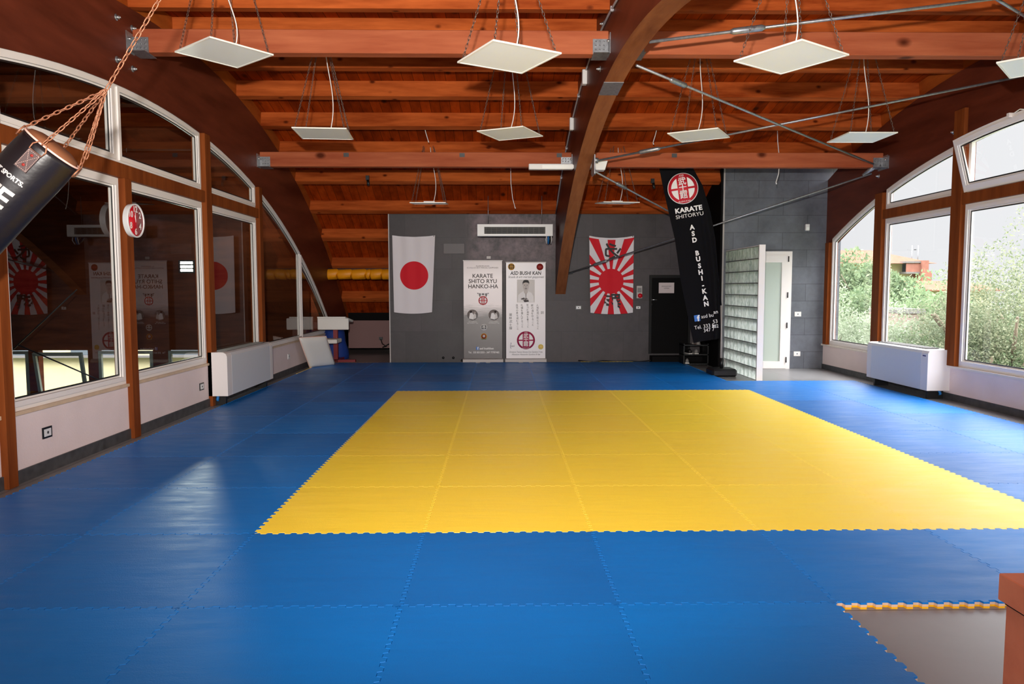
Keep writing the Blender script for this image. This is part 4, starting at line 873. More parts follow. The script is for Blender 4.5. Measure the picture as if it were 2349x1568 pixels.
bt('KARATE', 1107, 633, 9.3, 'darkink', bold=.0015, sx=1.0); bt('SHITO RYU', 1107.5, 645, 9.3, 'darkink', bold=.0015); bt('HANKO-HA', 1108, 657, 9.3, 'darkink', bold=.0015)
x, z = PB(1108, 689); emblem(e, T(x, yf, z), .088, 'red', 'white_ink')
mb = MB(); x, z = PB(1108, 676)
w = .115; mb.prism([(x-w, z+.04), (x-w*.6, z+.028), (x+w*.6, z+.028), (x+w, z+.04), (x+w*.95, z+.022), (x-w*.95, z+.022)], 1, yf-.001, yf)
mb.box(x-w*.85, x+w*.85, yf-.001, yf, z-.003, z+.006); mb.box(x-w*.6, x-w*.45, yf-.001, yf, z-.035, z+.03); mb.box(x+w*.45, x+w*.6, yf-.001, yf, z-.035, z+.03); mb.box(x-.012, x+.012, yf-.001, yf, z, z+.03)
mb.build('gate_print', M['ink'], e)
for px, py in ((1084, 722), (1133, 722)):
    x, z = PB(px, py); mb = MB(); disc(mb, x, z, .105, yf-.001, 'photo_mid'); s = 1 if px < 1100 else -1
    mb.prism([(x-.07, z-.07), (x+.02, z-.09), (x+.03, z-.01), (x-.01, z+.045), (x-.05, z+.035)], 1, yf-.0018, yf-.001, 'white_ink'); mb.cyl((x-.03*s, yf-.0018, z+.062), (x-.03*s, yf-.001, z+.062), .022, 12, 'darkink')
    mb.prism([(x+.01, z-.085), (x+.075, z-.06), (x+.06, z+.02), (x+.03, z+.03)], 1, yf-.002, yf-.001, 'photo_bg'); mb.cyl((x+.045, yf-.0018, z+.045), (x+.045, yf-.001, z+.045), .018, 12, 'skin_grey'); mb.build('round_photo', None, e)
    bt('M.E. BARONI' if s > 0 else 'ALESSANDRO', px, 738, 2.4, 'white_ink'); bt('Vice direttore V dan', px, 740.8, 2.2, 'white_ink')
x, z = PB(1110, 750); emblem(e, T(x, yf, z), .062, 'white_ink', 'ink', letters=False)
x, z = PB(1110, 771); mb = MB(); mb.cyl((x, yf-.001, z), (x, yf, z), .062, 8, 'gold'); mb.cyl((x, yf-.002, z), (x, yf-.001, z), .048, 8, 'brown_ink'); mb.cyl((x, yf-.003, z+.005), (x, yf-.002, z+.005), .03, 6, 'photo_bg'); mb.box(x-.05, x+.05, yf-.003, yf-.002, z-.062, z-.045, 'leaf_green'); mb.build('shield_print', None, e)
x, z = PB(1095.5, 798.5); mb = MB(); mb.box(x-.028, x+.028, yf-.001, yf, z-.03, z+.03); mb.build('logo_square', M['fb'], e); bt('f', 1096, 799, 6.5, 'white_ink', bold=.003)
bt('asd bushiken', 1116.5, 799, 4.6, 'white_ink', bold=.0015); bt('Tel.  333 8313253 - 347 77787482', 1110, 808, 4.2, 'white_ink', bold=.001, sx=.88)

e, x0, x1, z1 = rollup('rollup_banner', 1161, 1251, 601, 820, 'white roll-up banner with portrait photo, calligraphy and crimson crest', plain('white_print', srgb(226, 220, 222), .35))
x, z = PB(1173, 611.5); emblem(e, T(x, yf, z), .066, 'gold', 'ink', letters=False)
x, z = PB(1238.5, 612); mb = MB(); disc(mb, x, z, .066, yf-.001, 'brown_ink'); mb.box(x-.04, x+.04, yf-.0018, yf-.001, z-.004, z+.004, 'red'); mb.build('seal_print', None, e)
bt('ASD BUSHI KAN', 1206, 626.5, 8.2, 'ink', bold=.002, shear=.12, sx=.86); bt('Scuola di arti marziali giapponesi', 1206.5, 635, 5.0, 'ink', shear=.25, sx=.9)
a, b_ = PB(1186, 641), PB(1226.5, 693.5); mb = MB(); mb.box(a[0], b_[0], yf-.001, yf, b_[1], a[1], 'photo_bg')
cx_ = (a[0]+b_[0])/2; wz = a[1]; y_ = yf-.0018
def pr(pts, m_, d=0): mb.prism([(cx_+u, wz-v) for u, v in pts], 1, y_-.0006*d, yf-.001, m_)
pr([(-.155, .44), (-.15, .30), (-.10, .255), (-.045, .225), (0, .27), (.045, .225), (.11, .255), (.15, .33), (.155, .44)], 'white_ink')
pr([(-.042, .24), (0, .3), (.042, .24), (.03, .21), (-.03, .21)], 'skin_grey', 1)
pr([(-.058, .07), (-.062, .12), (-.05, .18), (-.03, .215), (0, .228), (.03, .215), (.05, .18), (.062, .12), (.058, .07), (.03, .045), (-.03, .045)], 'skin_grey', 2)
pr([(-.06, .10), (-.064, .05), (-.04, .012), (0, .004), (.045, .012), (.066, .05), (.062, .10), (.05, .065), (0, .055), (-.045, .065)], 'ink', 3)
pr([(-.038, .107), (-.012, .107), (-.012, .101), (-.038, .101)], 'ink', 3); pr([(.012, .107), (.038, .107), (.038, .101), (.012, .101)], 'ink', 3)
pr([(-.03, .121), (-.014, .121), (-.014, .116), (-.03, .116)], 'darkink', 3); pr([(.014, .121), (.03, .121), (.03, .116), (.014, .116)], 'darkink', 3)
pr([(-.004, .125), (.004, .125), (.009, .152), (-.009, .152)], 'photo_mid', 3)
pr([(-.028, .178), (-.012, .166), (.012, .166), (.028, .178), (.012, .176), (-.012, .176)], 'ink', 4)
pr([(-.02, .188), (.02, .188), (.014, .193), (-.014, .193)], 'darkink', 3)
pr([(-.008, .30), (0, .27), (.008, .30), (.004, .44), (-.004, .44)], 'photo_mid', 1)
pr([(-.10, .37), (.02, .36), (.05, .385), (-.02, .40), (-.09, .395)], 'photo_mid', 1); pr([(-.09, .365), (-.03, .35), (-.02, .372), (-.08, .38)], 'darkink', 2); pr([(-.05, .40), (.05, .395), (.06, .43), (-.03, .44)], 'darkink', 2)
mb.build('portrait_photo', None, e)
for px, y0_, y1_, s in ((1244, 712, 722, '訓'), (1233, 697, 756, '人格完成に努むること'), (1221, 697, 748, '誠の道を守ること'), (1210, 697, 752, '努力の精神を養うこと'), (1197, 697, 752, '礼儀を重んずること'), (1186, 697, 757, '血気の勇を戒むること'), (1171, 718, 757, '厳林武士輝')):
    n = len(s); 
    for i, ch in enumerate(s):
        x, z = PB(px+random.uniform(-.6, .6)+i*.15, y0_+(y1_-y0_)*(i+.5)/n); text('calligraphy', ch, min(.062, (y1_-y0_)/n/117*.95), 'ink', (x, yf, z), e, sx=.95)
x, z = PB(1206.5, 780); emblem(e, T(x, yf, z), .178, 'magenta', 'white_ink')
x, z = PB(1240.5, 795); emblem(e, T(x, yf, z), .052, 'yellow_ink', 'gold', letters=False)
x, z = PB(1173, 794); bt('asi', 1176, 793, 5.5, 'darkink', shear=.2)
mb = MB(); mb.tube([(x-.02+.03*(1-math.cos(a_)), yf-.001, z+.045*math.sin(a_)) for a_ in [-1.2+.3*k for k in range(9)]], .004, 5); mb.cyl((x-.005, yf-.001, z+.062), (x-.005, yf, z+.062), .009, 8); mb.build('sport_mark', M['navy_ink'], e)
bt('Direttore Tecnico Simone Cito Gambino V dan', 1206.5, 807, 3.5, 'ink', shear=.2, sx=.82); bt('Allenatore Alessandro Gambino III dan', 1206.5, 812.5, 3.5, 'ink', shear=.2, sx=.86)

# ------------------------------------------------------------------ tall black feather banner
YF = 12.15; SC = F/YF
e = empty('feather_banner', tuple(on(1654, 848, 1, YF)), label='tall black feather banner reading KARATE SHITORYU ASD BUSHI-KAN', cat='banner')
def PF(px, py): return on(px, py, 1, YF)
le = [(1506, 356), (1512, 385), (1520, 425), (1534, 487), (1548, 548), (1555, 600), (1562, 650), (1573, 705), (1582, 750), (1590, 786)]
re_ = [(1578, 356), (1590, 385), (1612, 425), (1630, 487), (1640, 548), (1646, 600), (1650, 650), (1652, 705), (1652, 745), (1650, 776)]
def lerp_poly(pl, s):
    k = s*(len(pl)-1); i = min(int(k), len(pl)-2); f = k-i; return (pl[i][0]*(1-f)+pl[i+1][0]*f, pl[i][1]*(1-f)+pl[i+1][1]*f)
nx, nz = 60, 70; vs = []
for j in range(nz+1):
    s = j/nz; A, Bp = PF(*lerp_poly(le, s)), PF(*lerp_poly(re_, s))
    for i in range(nx+1):
        u = i/nx; p = A.lerp(Bp, u); fold = max(0, (u-.62))/.38
        p.y += .045*math.sin(u*26+s*2)*fold*min(1, s*1.6)+.012*math.sin(u*7+s*5)-.01; vs.append(p)
fs = [(j*(nx+1)+i, j*(nx+1)+i+1, (j+1)*(nx+1)+i+1, (j+1)*(nx+1)+i) for j in range(nz) for i in range(nx)]
mb = MB(); mb.add(vs, fs, smooth=True); mb.build('cloth', M['bannerblack'], e)
pole = [PF(1655, 846), PF(1655.5, 780), PF(1654, 700), PF(1651, 620), PF(1645, 548), PF(1634, 487), PF(1616, 425), PF(1594, 385), PF(1578, 358)]
for p_ in pole[3:]: p_.y += .03; p_.x -= .03
MB().tube(pole[:3], .013, 8).build('pole', M['alu'], e); MB().tube(pole[2:], [.012]*4+[.008]*3, 8).build('pole_sleeve', M['bannerblack'], e)
p = PF(1655, 840); p.z = 0
def rb(x0, x1, y0, y1, z0, z1, nm): B(x0, x1, y0, y1, z0, z1, bev=.03).build(nm, M['black'], e)
rb(p.x-.21, p.x+.21, p.y-.2, p.y+.2, 0.0, .13, 'water_base'); MB().cyl((p.x, p.y, .12), (p.x, p.y, .30), .03, 14).build('socket_tube', M['black'], e)
MB().tube([(p.x+.03, p.y-.03, .3), (p.x+.05, p.y-.03, .24), (p.x+.035, p.y-.03, .16)], .008, 6).build('handle', M['alu'], e)
RF = Matrix.Rotation(R_(-9), 4, 'Y')     # banner leans, its top to the left
fz = Matrix.Rotation(PI/2, 4, 'X')
def ft(s, px, py, hpx, m_='white_ink', rot=9, **k):
    q = PF(px, py); q.y -= .048 if s == 'f' else .045; return text('lettering', s, hpx/SC*1.4, m_, None, e, wmtx=T(*q) @ Matrix.Rotation(R_(-rot), 4, 'Y') @ fz, **k)
q = PF(1565, 433); q.y -= .045; emblem(e, T(*q) @ RF, .243, 'red', 'white_ink', rim='white_ink')
ft('KARATE', 1578, 481, 10.8, bold=.004, sx=1.12); ft('SHITORYU', 1580.5, 494.5, 8.6, sx=1.12)
for ch, px, py in (('A', 1586, 522), ('S', 1588.5, 536.5), ('D', 1591.5, 551), ('B', 1597.5, 581), ('U', 1600, 594.5), ('S', 1603, 610), ('H', 1605.5, 624.5), ('I', 1608.5, 638.5), ('-', 1611, 654), ('K', 1613.5, 668), ('A', 1616, 683), ('N', 1618.5, 697)): ft(ch, px, py, 10.5, bold=.0045)
q = PF(1597.5, 729); q.y -= .045; mb = MB(); mb.box(-.048, .048, -.001, 0, -.052, .052); mb.xf(T(*q) @ RF); mb.build('logo_square', M['fb'], e); ft('f', 1600, 730, 13, bold=.005)
ft('asd bu', 1621, 724, 8.5, sx=.95); ft('an', 1640, 715, 8.5); ft('Tel. 333 6', 1614, 748, 8.5, sx=.96); ft('53', 1639, 737, 8.5); ft('347 7', 1624.5, 756, 8.5, sx=.95); ft('482', 1639, 748, 8, sx=.9)

# ------------------------------------------------------------------ doors
de = empty('door_1', (dx0, BY, dz0), kind='structure')
B(dx0+.05, dx1-.05, BY+.03, BY+.07, dz0, dz1-.06).build('door_leaf', M['dark'], de)
mb = MB(); mb.box(dx0, dx0+.05, BY-.02, BY+.1, dz0, dz1); mb.box(dx1-.05, dx1, BY-.02, BY+.1, dz0, dz1); mb.box(dx0+.05, dx1-.05, BY-.02, BY+.1, dz1-.06, dz1); mb.build('door_frame', plain('black_frame', srgb(10, 9, 10), .5, spec=.2), de)
p = on(1494, 687, 1, BY); mb = MB(); mb.cyl((p.x, BY-.01, p.z), (p.x, BY+.03, p.z), .024, 14); mb.tube([(p.x, BY-.01, p.z), (p.x, BY-.03, p.z), (p.x+.11, BY-.03, p.z)], .009, 8); mb.build('door_handle', M['bolt'], de)
MB().cyl((p.x, BY+.02, p.z-.095), (p.x, BY+.032, p.z-.095), .024, 14).build('door_lock', M['bolt'], de)
a, b_ = on(1512, 648, 1, BY), on(1547, 672, 1, BY)
e = empty('door_sign', (a.x, BY+.028, b_.z), label='white paper sign in a clear sleeve on the black door', cat='sign')
B(a.x, b_.x, BY+.024, BY+.029, b_.z, a.z).build('sheet', plain('paper', srgb(204, 190, 190), .15), e)
text('lettering', 'SPOGLIATOIO', .03, 'ink', ((a.x+b_.x)/2, BY+.0235, (a.z+b_.z)/2+.03), e); text('lettering', 'UOMINI', .03, 'ink', ((a.x+b_.x)/2, BY+.0235, (a.z+b_.z)/2-.01), e)
B(dx0+.02, 3.98, BY-.28, BY-.02, 0, .14).build('door_step', M['dark'], label='dark step in front of the black door', cat='step')
# white door
de = empty('door_2', (4.45, GY, 0), kind='structure'); wx0, wx1, wz = 4.42, 5.30, 2.14
mb = MB(); o = [(wx0, 0.0), (wx1, 0.0), (wx1, wz), (wx0, wz)]; i1 = [(wx0+.07, .01), (wx1-.07, .01), (wx1-.07, wz-.07), (wx0+.07, wz-.07)]
mb.ring(o, i1, 1, GY-.05, GY); mb.build('door_frame', M['pvc'], de)
i2 = [(wx0+.19, .14), (wx1-.19, .14), (wx1-.19, wz-.2), (wx0+.19, wz-.2)]; mb = MB(); mb.ring(i1, i2, 1, GY-.065, GY-.02); mb.build('door_leaf', M['pvc'], de)
B(wx0+.19, wx1-.19, GY-.045, GY-.03, .14, wz-.2).build('door_pane', M['frost'], de)
[MB().cyl((wx1-.075, GY-.075, z), (wx1-.075, GY-.075, z+.1), .011, 8).build('door_hinge', M['black'], de) for z in (.12, .75, 1.3, 1.95)]

# ------------------------------------------------------------------ glass block partition
gx0, gx1, gy0, gy1 = 4.10, 4.19, 11.5, GY-.005; NR, NC = 11, 9; gz = 2.14
e = empty('glass_block_wall', ((gx0+gx1)/2, (gy0+gy1)/2, 0), label='freestanding partition of rippled glass blocks with white end frame', cat='partition')
mb = MB(); mb.box(gx0-.004, gx1+.004, gy0-.03, gy0, 0, gz+.02); mb.box(gx0, gx1, gy0, gy1, gz-.0, gz+.015); mb.build('end_frame', M['pvc'], e)
mb = MB(); ph_, pw_ = gz/NR, (gy1-gy0)/NC; [mb.box(gx0+.004, gx1-.004, gy0, gy1, max(0, k*ph_-.0065), k*ph_+.0065) for k in range(NR+1)]; mb.build('mortar', plain('dark_mortar', srgb(90, 92, 90), .8), e)
for r in range(NR):
    for c in range(NC):
        ya_, yb_, za_, zb_, q_ = gy0+c*pw_+.003, gy0+(c+1)*pw_-.003, r*ph_+.007, (r+1)*ph_-.007, .006
        mb = MB(); vs = [(gx0, ya_+q_, za_+q_), (gx0, yb_-q_, za_+q_), (gx0, yb_-q_, zb_-q_), (gx0, ya_+q_, zb_-q_), (gx0+q_, ya_, za_), (gx0+q_, yb_, za_), (gx0+q_, yb_, zb_), (gx0+q_, ya_, zb_), (gx1, ya_, za_), (gx1, yb_, za_), (gx1, yb_, zb_), (gx1, ya_, zb_)]
        mb.add(vs, [(0, 1, 2, 3)]+[(i, 4+i, 4+(i+1) % 4, (i+1) % 4) for i in range(4)]+[(4+i, 8+i, 8+(i+1) % 4, 4+(i+1) % 4) for i in range(4)], 'block')
        mb.add([(gx1-.002, ya_, za_), (gx1-.002, yb_, za_), (gx1-.002, yb_, zb_), (gx1-.002, ya_, zb_)], [(0, 1, 2, 3)], 'glass_clear'); mb.build('glass_block', None, e)

# ------------------------------------------------------------------ shoes / shoe rack in the dark recess
e = empty('shoe_rack', (3.8, 14.0, 0), label='low dark shoe rack in the recess behind the black banner', cat='shoe rack')
for z in (.02, .2, .38): B(3.5, 3.98, 13.75, 14.1, z, z+.02).build('shelf', M['black'], e)
for x in (3.5, 3.96): B(x, x+.02, 13.75, 14.1, 0, .42).build('side_panel', M['black'], e)
def shoe(x, y, z, a, m_, lab):
    e2 = empty('shoe', (x, y, z), (0, 0, a), label=lab, cat='shoe', group='shoes on the rack'); mt = world(e2); mb = MB(); vs = []; fs = []
    prof = [(-.12, .03, .07), (-.09, .036, .085), (-.03, .036, .075), (.03, .038, .06), (.09, .036, .045), (.125, .02, .03)]
    for yy_, w, h_ in prof:
        for k in range(8): an = PI*k/7; vs.append((w*math.cos(an), yy_, .012+h_*math.sin(an)))
    for i in range(5):
        for k in range(7): fs.append((i*8+k, i*8+k+1, (i+1)*8+k+1, (i+1)*8+k))
        fs.append((i*8, (i+1)*8, (i+1)*8+7, i*8+7))
    fs += [tuple(range(8)), tuple(range(40, 48))]; mb.add(vs, fs, smooth=True).xf(mt); mb.build('upper', M[m_], e2); MB().box(-.038, .038, -.122, .122, 0, .014).xf(mt).build('sole', M['white'], e2)
shoe(3.62, 13.9, .221, .2, 'black', 'black shoe with white sole on the middle rack shelf, left one'); shoe(3.75, 13.9, .221, .1, 'grille', 'grey shoe with white sole on the middle rack shelf, right one'); shoe(3.6, 13.88, .041, -.2, 'grille', 'grey shoe on the bottom rack shelf'); shoe(3.78, 13.9, .401, .15, 'white', 'white shoe on top of the rack')

# ------------------------------------------------------------------ dark corner at the back left
# yellow padded duct
e = empty('padded_beam', (-2.9, 15.6, 1.68), label='yellow padding wrapped around a beam in the dark corner', cat='padding')
a, b_ = on(745, 617, 1, 15.6), on(893, 641, 1, 15.6); zc = (a.z+b_.z)/2; r = (a.z-b_.z)/2; xs_ = a.x
segs = [.28, .3, .3, .1, .24, .3, .3, .3, .3, .3]; x = xs_
for i, sgl in enumerate(segs):
    mb = MB(); rr = r*(1+.05*random.uniform(-1, 1)); mb.tube([(x, 15.6, zc), (x+.02, 15.6, zc), (x+sgl-.02, 15.6, zc+.01), (x+sgl-.004, 15.6, zc)], [rr*.9, rr, rr, rr*.92], 16); mb.build('pad', M['yellowpad'], e); x += sgl
mb = MB(); mb.cyl((XL+.0, 15.6, zc+r*.8), (0, 15.6, zc+r*.8), .04, 10); mb.build('bar', M['steel'], e)
# white leaning cushion
e = empty('leaning_cushion', on(707, 842, 2, .03), label='white square cushion leaning against the left wall sill', cat='cushion')
P0, P1, P2, P3 = Vector((-3.44, 12.95, .035)), Vector((-3.10, 13.75, .035)), Vector((-3.50, 13.78, .60)), Vector((-3.64, 12.98, .60))
P0, P1 = on(707, 840, 2, .05), on(765, 826, 1, 13.9); P1.z = .04; P3 = on(682, 772, 0, XL+.08); P2 = P3+(P1-P0)
u = (P1-P0); v = (P3-P0); nrm = u.cross(v).normalized(); nrm = nrm if nrm.x > 0 else -nrm; mb = MB(); n = 12; vs = []; fs = []
for side in (0, 1):
    for j in range(n+1):
        for i in range(n+1):
            a_, b2 = i/n, j/n; bul = (1-(2*a_-1)**8)*(1-(2*b2-1)**8)
            vs.append(P0+u*a_+v*b2+nrm*((.035*bul+.055) if side else (.02-.02*bul)))
N = (n+1)**2
for side in (0, 1):
    for j in range(n):
        for i in range(n): k = side*N+j*(n+1)+i; fs.append((k, k+1, k+n+2, k+n+1))
for i in range(n):
    fs += [(i, i+1, N+i+1, N+i), (n*(n+1)+i, n*(n+1)+i+1, N+n*(n+1)+i+1, N+n*(n+1)+i), (i*(n+1), (i+1)*(n+1), N+(i+1)*(n+1), N+i*(n+1)), (i*(n+1)+n, (i+1)*(n+1)+n, N+(i+1)*(n+1)+n, N+i*(n+1)+n)]
mb.add(vs, fs, smooth=True); mb.build('cover', M['vinyl'], e)
mb = MB(); mb.tube([P0+nrm*.045, P1+nrm*.045, P2+nrm*.045, P3+nrm*.045], .012, 6, closed=True); mb.build('piping', M['pink_trim'], e)
# weight bench: red post, white pads
def PBn(px, py, Y=14.75): return on(px, py, 1, Y)
e = empty('exercise_bench', (-3.4, 14.75, 0), label='red framed exercise bench with white pads in the dark corner', cat='exercise bench')
a, b_ = PBn(732, 729), PBn(803, 755); mb = MB(); mb.box(a.x, b_.x, 14.6, 14.66, b_.z, a.z, bev=.012); mb.build('back_pad', M['vinyl'], e)
mb = MB(); mb.add([(a.x, 14.6, a.z), (b_.x-.06, 14.6, a.z), (b_.x-.02, 15.1, a.z-.1), (a.x, 15.1, a.z-.1), (a.x, 14.6, a.z+.03), (b_.x-.06, 14.6, a.z+.03), (b_.x, 15.1, a.z-.06), (a.x, 15.1, a.z-.06)], [(0, 1, 2, 3), (4, 7, 6, 5), (0, 4, 5, 1), (1, 5, 6, 2), (2, 6, 7, 3), (3, 7, 4, 0)]); mb.build('head_pad', M['vinyl'], e)
a, b_ = PBn(747, 775), PBn(784, 784); B(a.x, b_.x, 14.3, 14.75, b_.z, a.z, bev=.012).build('seat', M['vinyl'], e)
a, b_ = PBn(766, 756), PBn(777, 828); mb = MB(); mb.box(a.x, b_.x, 14.68, 14.75, .03, a.z); mb.box(a.x-.02, b_.x+.02, 14.3, 15.2, .0, .05); mb.box(a.x-.05, a.x+.45, 14.6, 14.7, 0, .05); mb.build('frame', M['redsteel'], e)
# blue mat bag behind
mb = MB(); a, b_ = PBn(742, 755, 15.3), PBn(800, 822, 15.3)
n = 14; vs = []; fs = []
for j in range(8):
    z = .0+(a.z)*j/7; w = (b_.x-a.x)/2*(1-.25*(j/7)**2)*(1+.15*(1-j/7))
    for k in range(n): an = 2*PI*k/n; vs.append(((a.x+b_.x)/2-.05+w*math.cos(an)*(1+.06*math.sin(3*an+j)), 15.35+.25*math.sin(an), z))
for j in range(7):
    for k in range(n): fs.append((j*n+k, j*n+(k+1) % n, (j+1)*n+(k+1) % n, (j+1)*n+k))
fs += [tuple(range(n)), tuple(range(7*n, 8*n))]; mb.add(vs, fs, smooth=True); mb.build('cloth_sack', M['bluecloth'], label='big dark blue cloth sack behind the exercise bench', cat='sack')
p = on(873, 778, 1, 16.55); mb = MB(); mb.box(p.x-.04, p.x+.04, 16.58, 16.62, p.z-.02, p.z+.05); mb.tube([(p.x, 16.58, p.z), (p.x+.04, 16.54, p.z-.1), (p.x+.14, 16.5, p.z-.16), (p.x+.05, 16.5, p.z-.18), (p.x+.2, 16.5, p.z-.1)], .012, 6)
mb.build('wall_phone', M['black'], label='small black socket box with tangled cord on the pink panel', cat='cable box')

# ------------------------------------------------------------------ punching bag
YG = 4.15
TL, TR = on(68, 299, 1, YG), on(172, 384, 1, YG); C0 = (TL+TR)/2; dR = (TR-TL); rad = dR.length/2; axd = dR.cross(Vector((0, 1, 0))).normalized(); axd = axd if axd.z < 0 else -axd
axd = (axd+Vector((-.02, -.12, 0))).normalized(); sd = dR.normalized(); sd = (sd-axd*sd.dot(axd)).normalized(); td = sd.cross(axd).normalized()
e = empty('punching_bag', C0, label='black leather punching bag hanging on rusty chains at the upper left', cat='punching bag')
def ringpts(c, r_, n=40): return [c+(sd*math.cos(2*PI*k/n)+td*math.sin(2*PI*k/n))*r_ for k in range(n)]
def lathe(prof, m_, nm, n=40, par=None):
    mb = MB(); vs = []; fs = []
    for d_, r_ in prof: vs += ringpts(C0+axd*d_, r_, n)
    for i in range(len(prof)-1):
        for k in range(n): fs.append((i*n+k, i*n+(k+1) % n, (i+1)*n+(k+1) % n, (i+1)*n+k))
    fs += [tuple((len(prof)-1)*n+k for k in range(n))]; mb.add(vs, fs, smooth=True); return mb.build(nm, M[m_], par or e)
lathe([(.012, rad*.90), (.0, rad*.985), (.03, rad), (.12, rad*1.03), (.3, rad*1.02), (.6, rad*1.03), (.9, rad*1.02), (1.02, rad*.97), (1.06, rad*.8)], 'leather', 'leather_body')
lathe([(.02, rad*.97), (.0, rad*.93), (-.02, rad*.86), (-.035, rad*.6), (-.037, .01)], 'bagtan', 'top_lining')
mb = MB(); mb.tube(ringpts(C0-axd*.002, rad*.99, 40), .006, 6, closed=True); mb.build('piping', M['pink_trim'], e)
tocam = (Vector((0, 0, CH))-C0); tocam = (tocam-axd*tocam.dot(axd)).normalized()
node = on(243, 207, 1, YG-.05); up_ = on(365, 0, 1, YG-.1); hook_top = node+(up_-node)*2.0; hook_top = node+(up_-node)*((arc(AT, YG)-node.z)/(up_-node).z)
def ang_dir(a_): return (tocam*math.cos(a_)+tocam.cross(axd)*math.sin(a_)).normalized()
# D rings with stitched tabs; the facing one carries stitching
front = on(128, 345, 1, YG)
for i, a_ in enumerate((-.28, 1.4, 2.9, -1.75)):
    d_ = ang_dir(a_); rp = C0+d_*rad*1.0+axd*.02; side = d_.cross(axd).normalized()
    mb = MB(); q = [rp-side*.035+axd*.03, rp-side*.038-axd*.0, rp-side*.02-axd*.03, rp+side*.02-axd*.03, rp+side*.038-axd*.0, rp+side*.035+axd*.03]; mb.tube([x_+d_*.008 for x_ in q], .0045, 6, closed=True); mb.build('d_ring', M['rust'], e)
    mb = MB(); c = rp+axd*.09+d_*.012; w_, l_ = .034, .06
    pts = [c-side*w_-axd*l_, c+side*w_-axd*l_, c+side*w_+axd*l_, c-side*w_+axd*l_]; mb.add([x_ for x_ in pts]+[x_-d_*.02 for x_ in pts], [(0, 1, 2, 3), (0, 4, 5, 1), (1, 5, 6, 2), (2, 6, 7, 3), (3, 7, 4, 0)]); (mb.build('tab', M['strapleather'], e) if i == 0 else None)
    if i == 0:
        mb = MB(); pr_ = [c+d_*.0015+(x_-c)*.88 for x_ in pts]; segs_ = [(pr_[k], pr_[(k+1) % 4]) for k in range(4)]+[(pr_[0], pr_[2]), (pr_[1], pr_[3])]
        for p_, q_ in segs_:
            nn_ = int((q_-p_).length/.009)
            for k in range(nn_): mb.tube([p_.lerp(q_, (k+.2)/nn_), p_.lerp(q_, (k+.75)/nn_)], .0011, 4)
        mb.build('stitching', M['pink_trim'], e)
        [MB().cyl(c+axd*s_-d_*.001, c+axd*s_+d_*.003, .008, 10).build('rivet', M['brown_ink'], e) for s_ in (-.035, .03)]
    mb = MB(); chain(mb, rp-axd*.025+d_*.006, node, .036, .018, .0032, 10, 6); mb.build('chain', M['rust'], e)
mb = MB(); chain(mb, node, node+Vector((.03, 0, -.02))+(on(185, 355, 1, YG)-node)*1.0, .036, .018, .0032, 10, 6); mb.build('chain', M['rust'], e)
mb = MB(); chain(mb, node, hook_top, .046, .022, .0034, 10, 6); mb.build('hanging_chain', M['rust'], e)
# lettering on the side facing the room
def bagtext(s, px, py, size, bold=0, sx=1):   # px, py is the right-hand end of the line
    q = on(px, py, 1, YG-rad*.93); ang = math.atan2(-(axd.z), axd.x)
    xd = -sd if False else sd; 
    bx = sd.copy(); by = -axd; bz = bx.cross(by); mt = Matrix((bx, by, bz)).transposed().to_4x4(); mt.translation = q
    return text('lettering', s, size, 'white_ink', None, e, wmtx=mt, bold=bold, sx=sx, ext=.001, align='RIGHT')
def wrap(o):
    """lay flat lettering onto the round bag"""
    inv = world(o.parent); 
    for v in o.data.vertices:
        w_ = inv @ v.co; r0 = w_-C0; al = r0.dot(axd); s_ = r0.dot(sd); s_ = max(-rad*.99, min(rad*.99, s_)); tv = td if td.dot(tocam) > 0 else -td
        v.co = inv.inverted() @ (C0+axd*al+sd*s_+tv*(math.sqrt(max((rad*1.034)**2-s_*s_, 1e-6))+.001))
for args in (('COMBAT SPORTS.', 57, 428, .033, .0014, 1.0), ('ELITE', 24, 468, .15, .004, .9)): wrap(bagtext(*args))

# ------------------------------------------------------------------ wooden lectern at the lower right
c = on(2291, 1313, 2, .9); e = empty('wooden_desk', (c.x+.35, c.y-.3, 0), label='orange brown wooden desk cut off at the lower right corner', cat='desk')
B(c.x, c.x+.9, c.y-.75, c.y, .845, .9, bev=.002).build('top', M['desk'], e); B(c.x+.012, c.x+.89, c.y-.74, c.y-.01, 0.0, .842).build('body', M['desk'], e)
B(c.x+.01, c.x+.892, c.y-.742, c.y-.008, .838, .846).build('shadow_gap', M['dark'], e)

# ------------------------------------------------------------------ behind the left windows: a darker hall with low windows
AY = 14.9; ax0, ax1 = -13.0, -3.9
B(ax0, ax1, -2, AY+.2, -2.0, -1.9).build('floor_annex', M['base'], kind='structure')
openings = [(-10.6, -9.62), (-9.42, -8.42), (-8.22, -7.1), (-6.80, -5.9), (-5.7, -4.8)]
mb = MB(); mb.box(ax0, ax1, AY, AY+.15, .23, 5); mb.box(ax0, ax1, AY, AY+.15, -1.9, -1.05); xs = [ax0]+[c for p in openings for c in p]+[ax1]
for i in range(0, len(xs), 2): mb.box(xs[i], xs[i+1], AY, AY+.15, -1.05, .23)
mb.build('wall_annex_back', M['annex'], kind='structure')
mb = MB(); mb.box(ax0-.1, ax0, -2, AY+.2, -2, 5); mb.box(ax0, ax1, -2.1, -2, -2, 5); mb.build('wall_annex_side', M['annex'], kind='structure'); B(ax0, ax1+.2, -2, AY+.2, 4.9, 5).build('ceiling_annex', M['annex'], kind='structure')
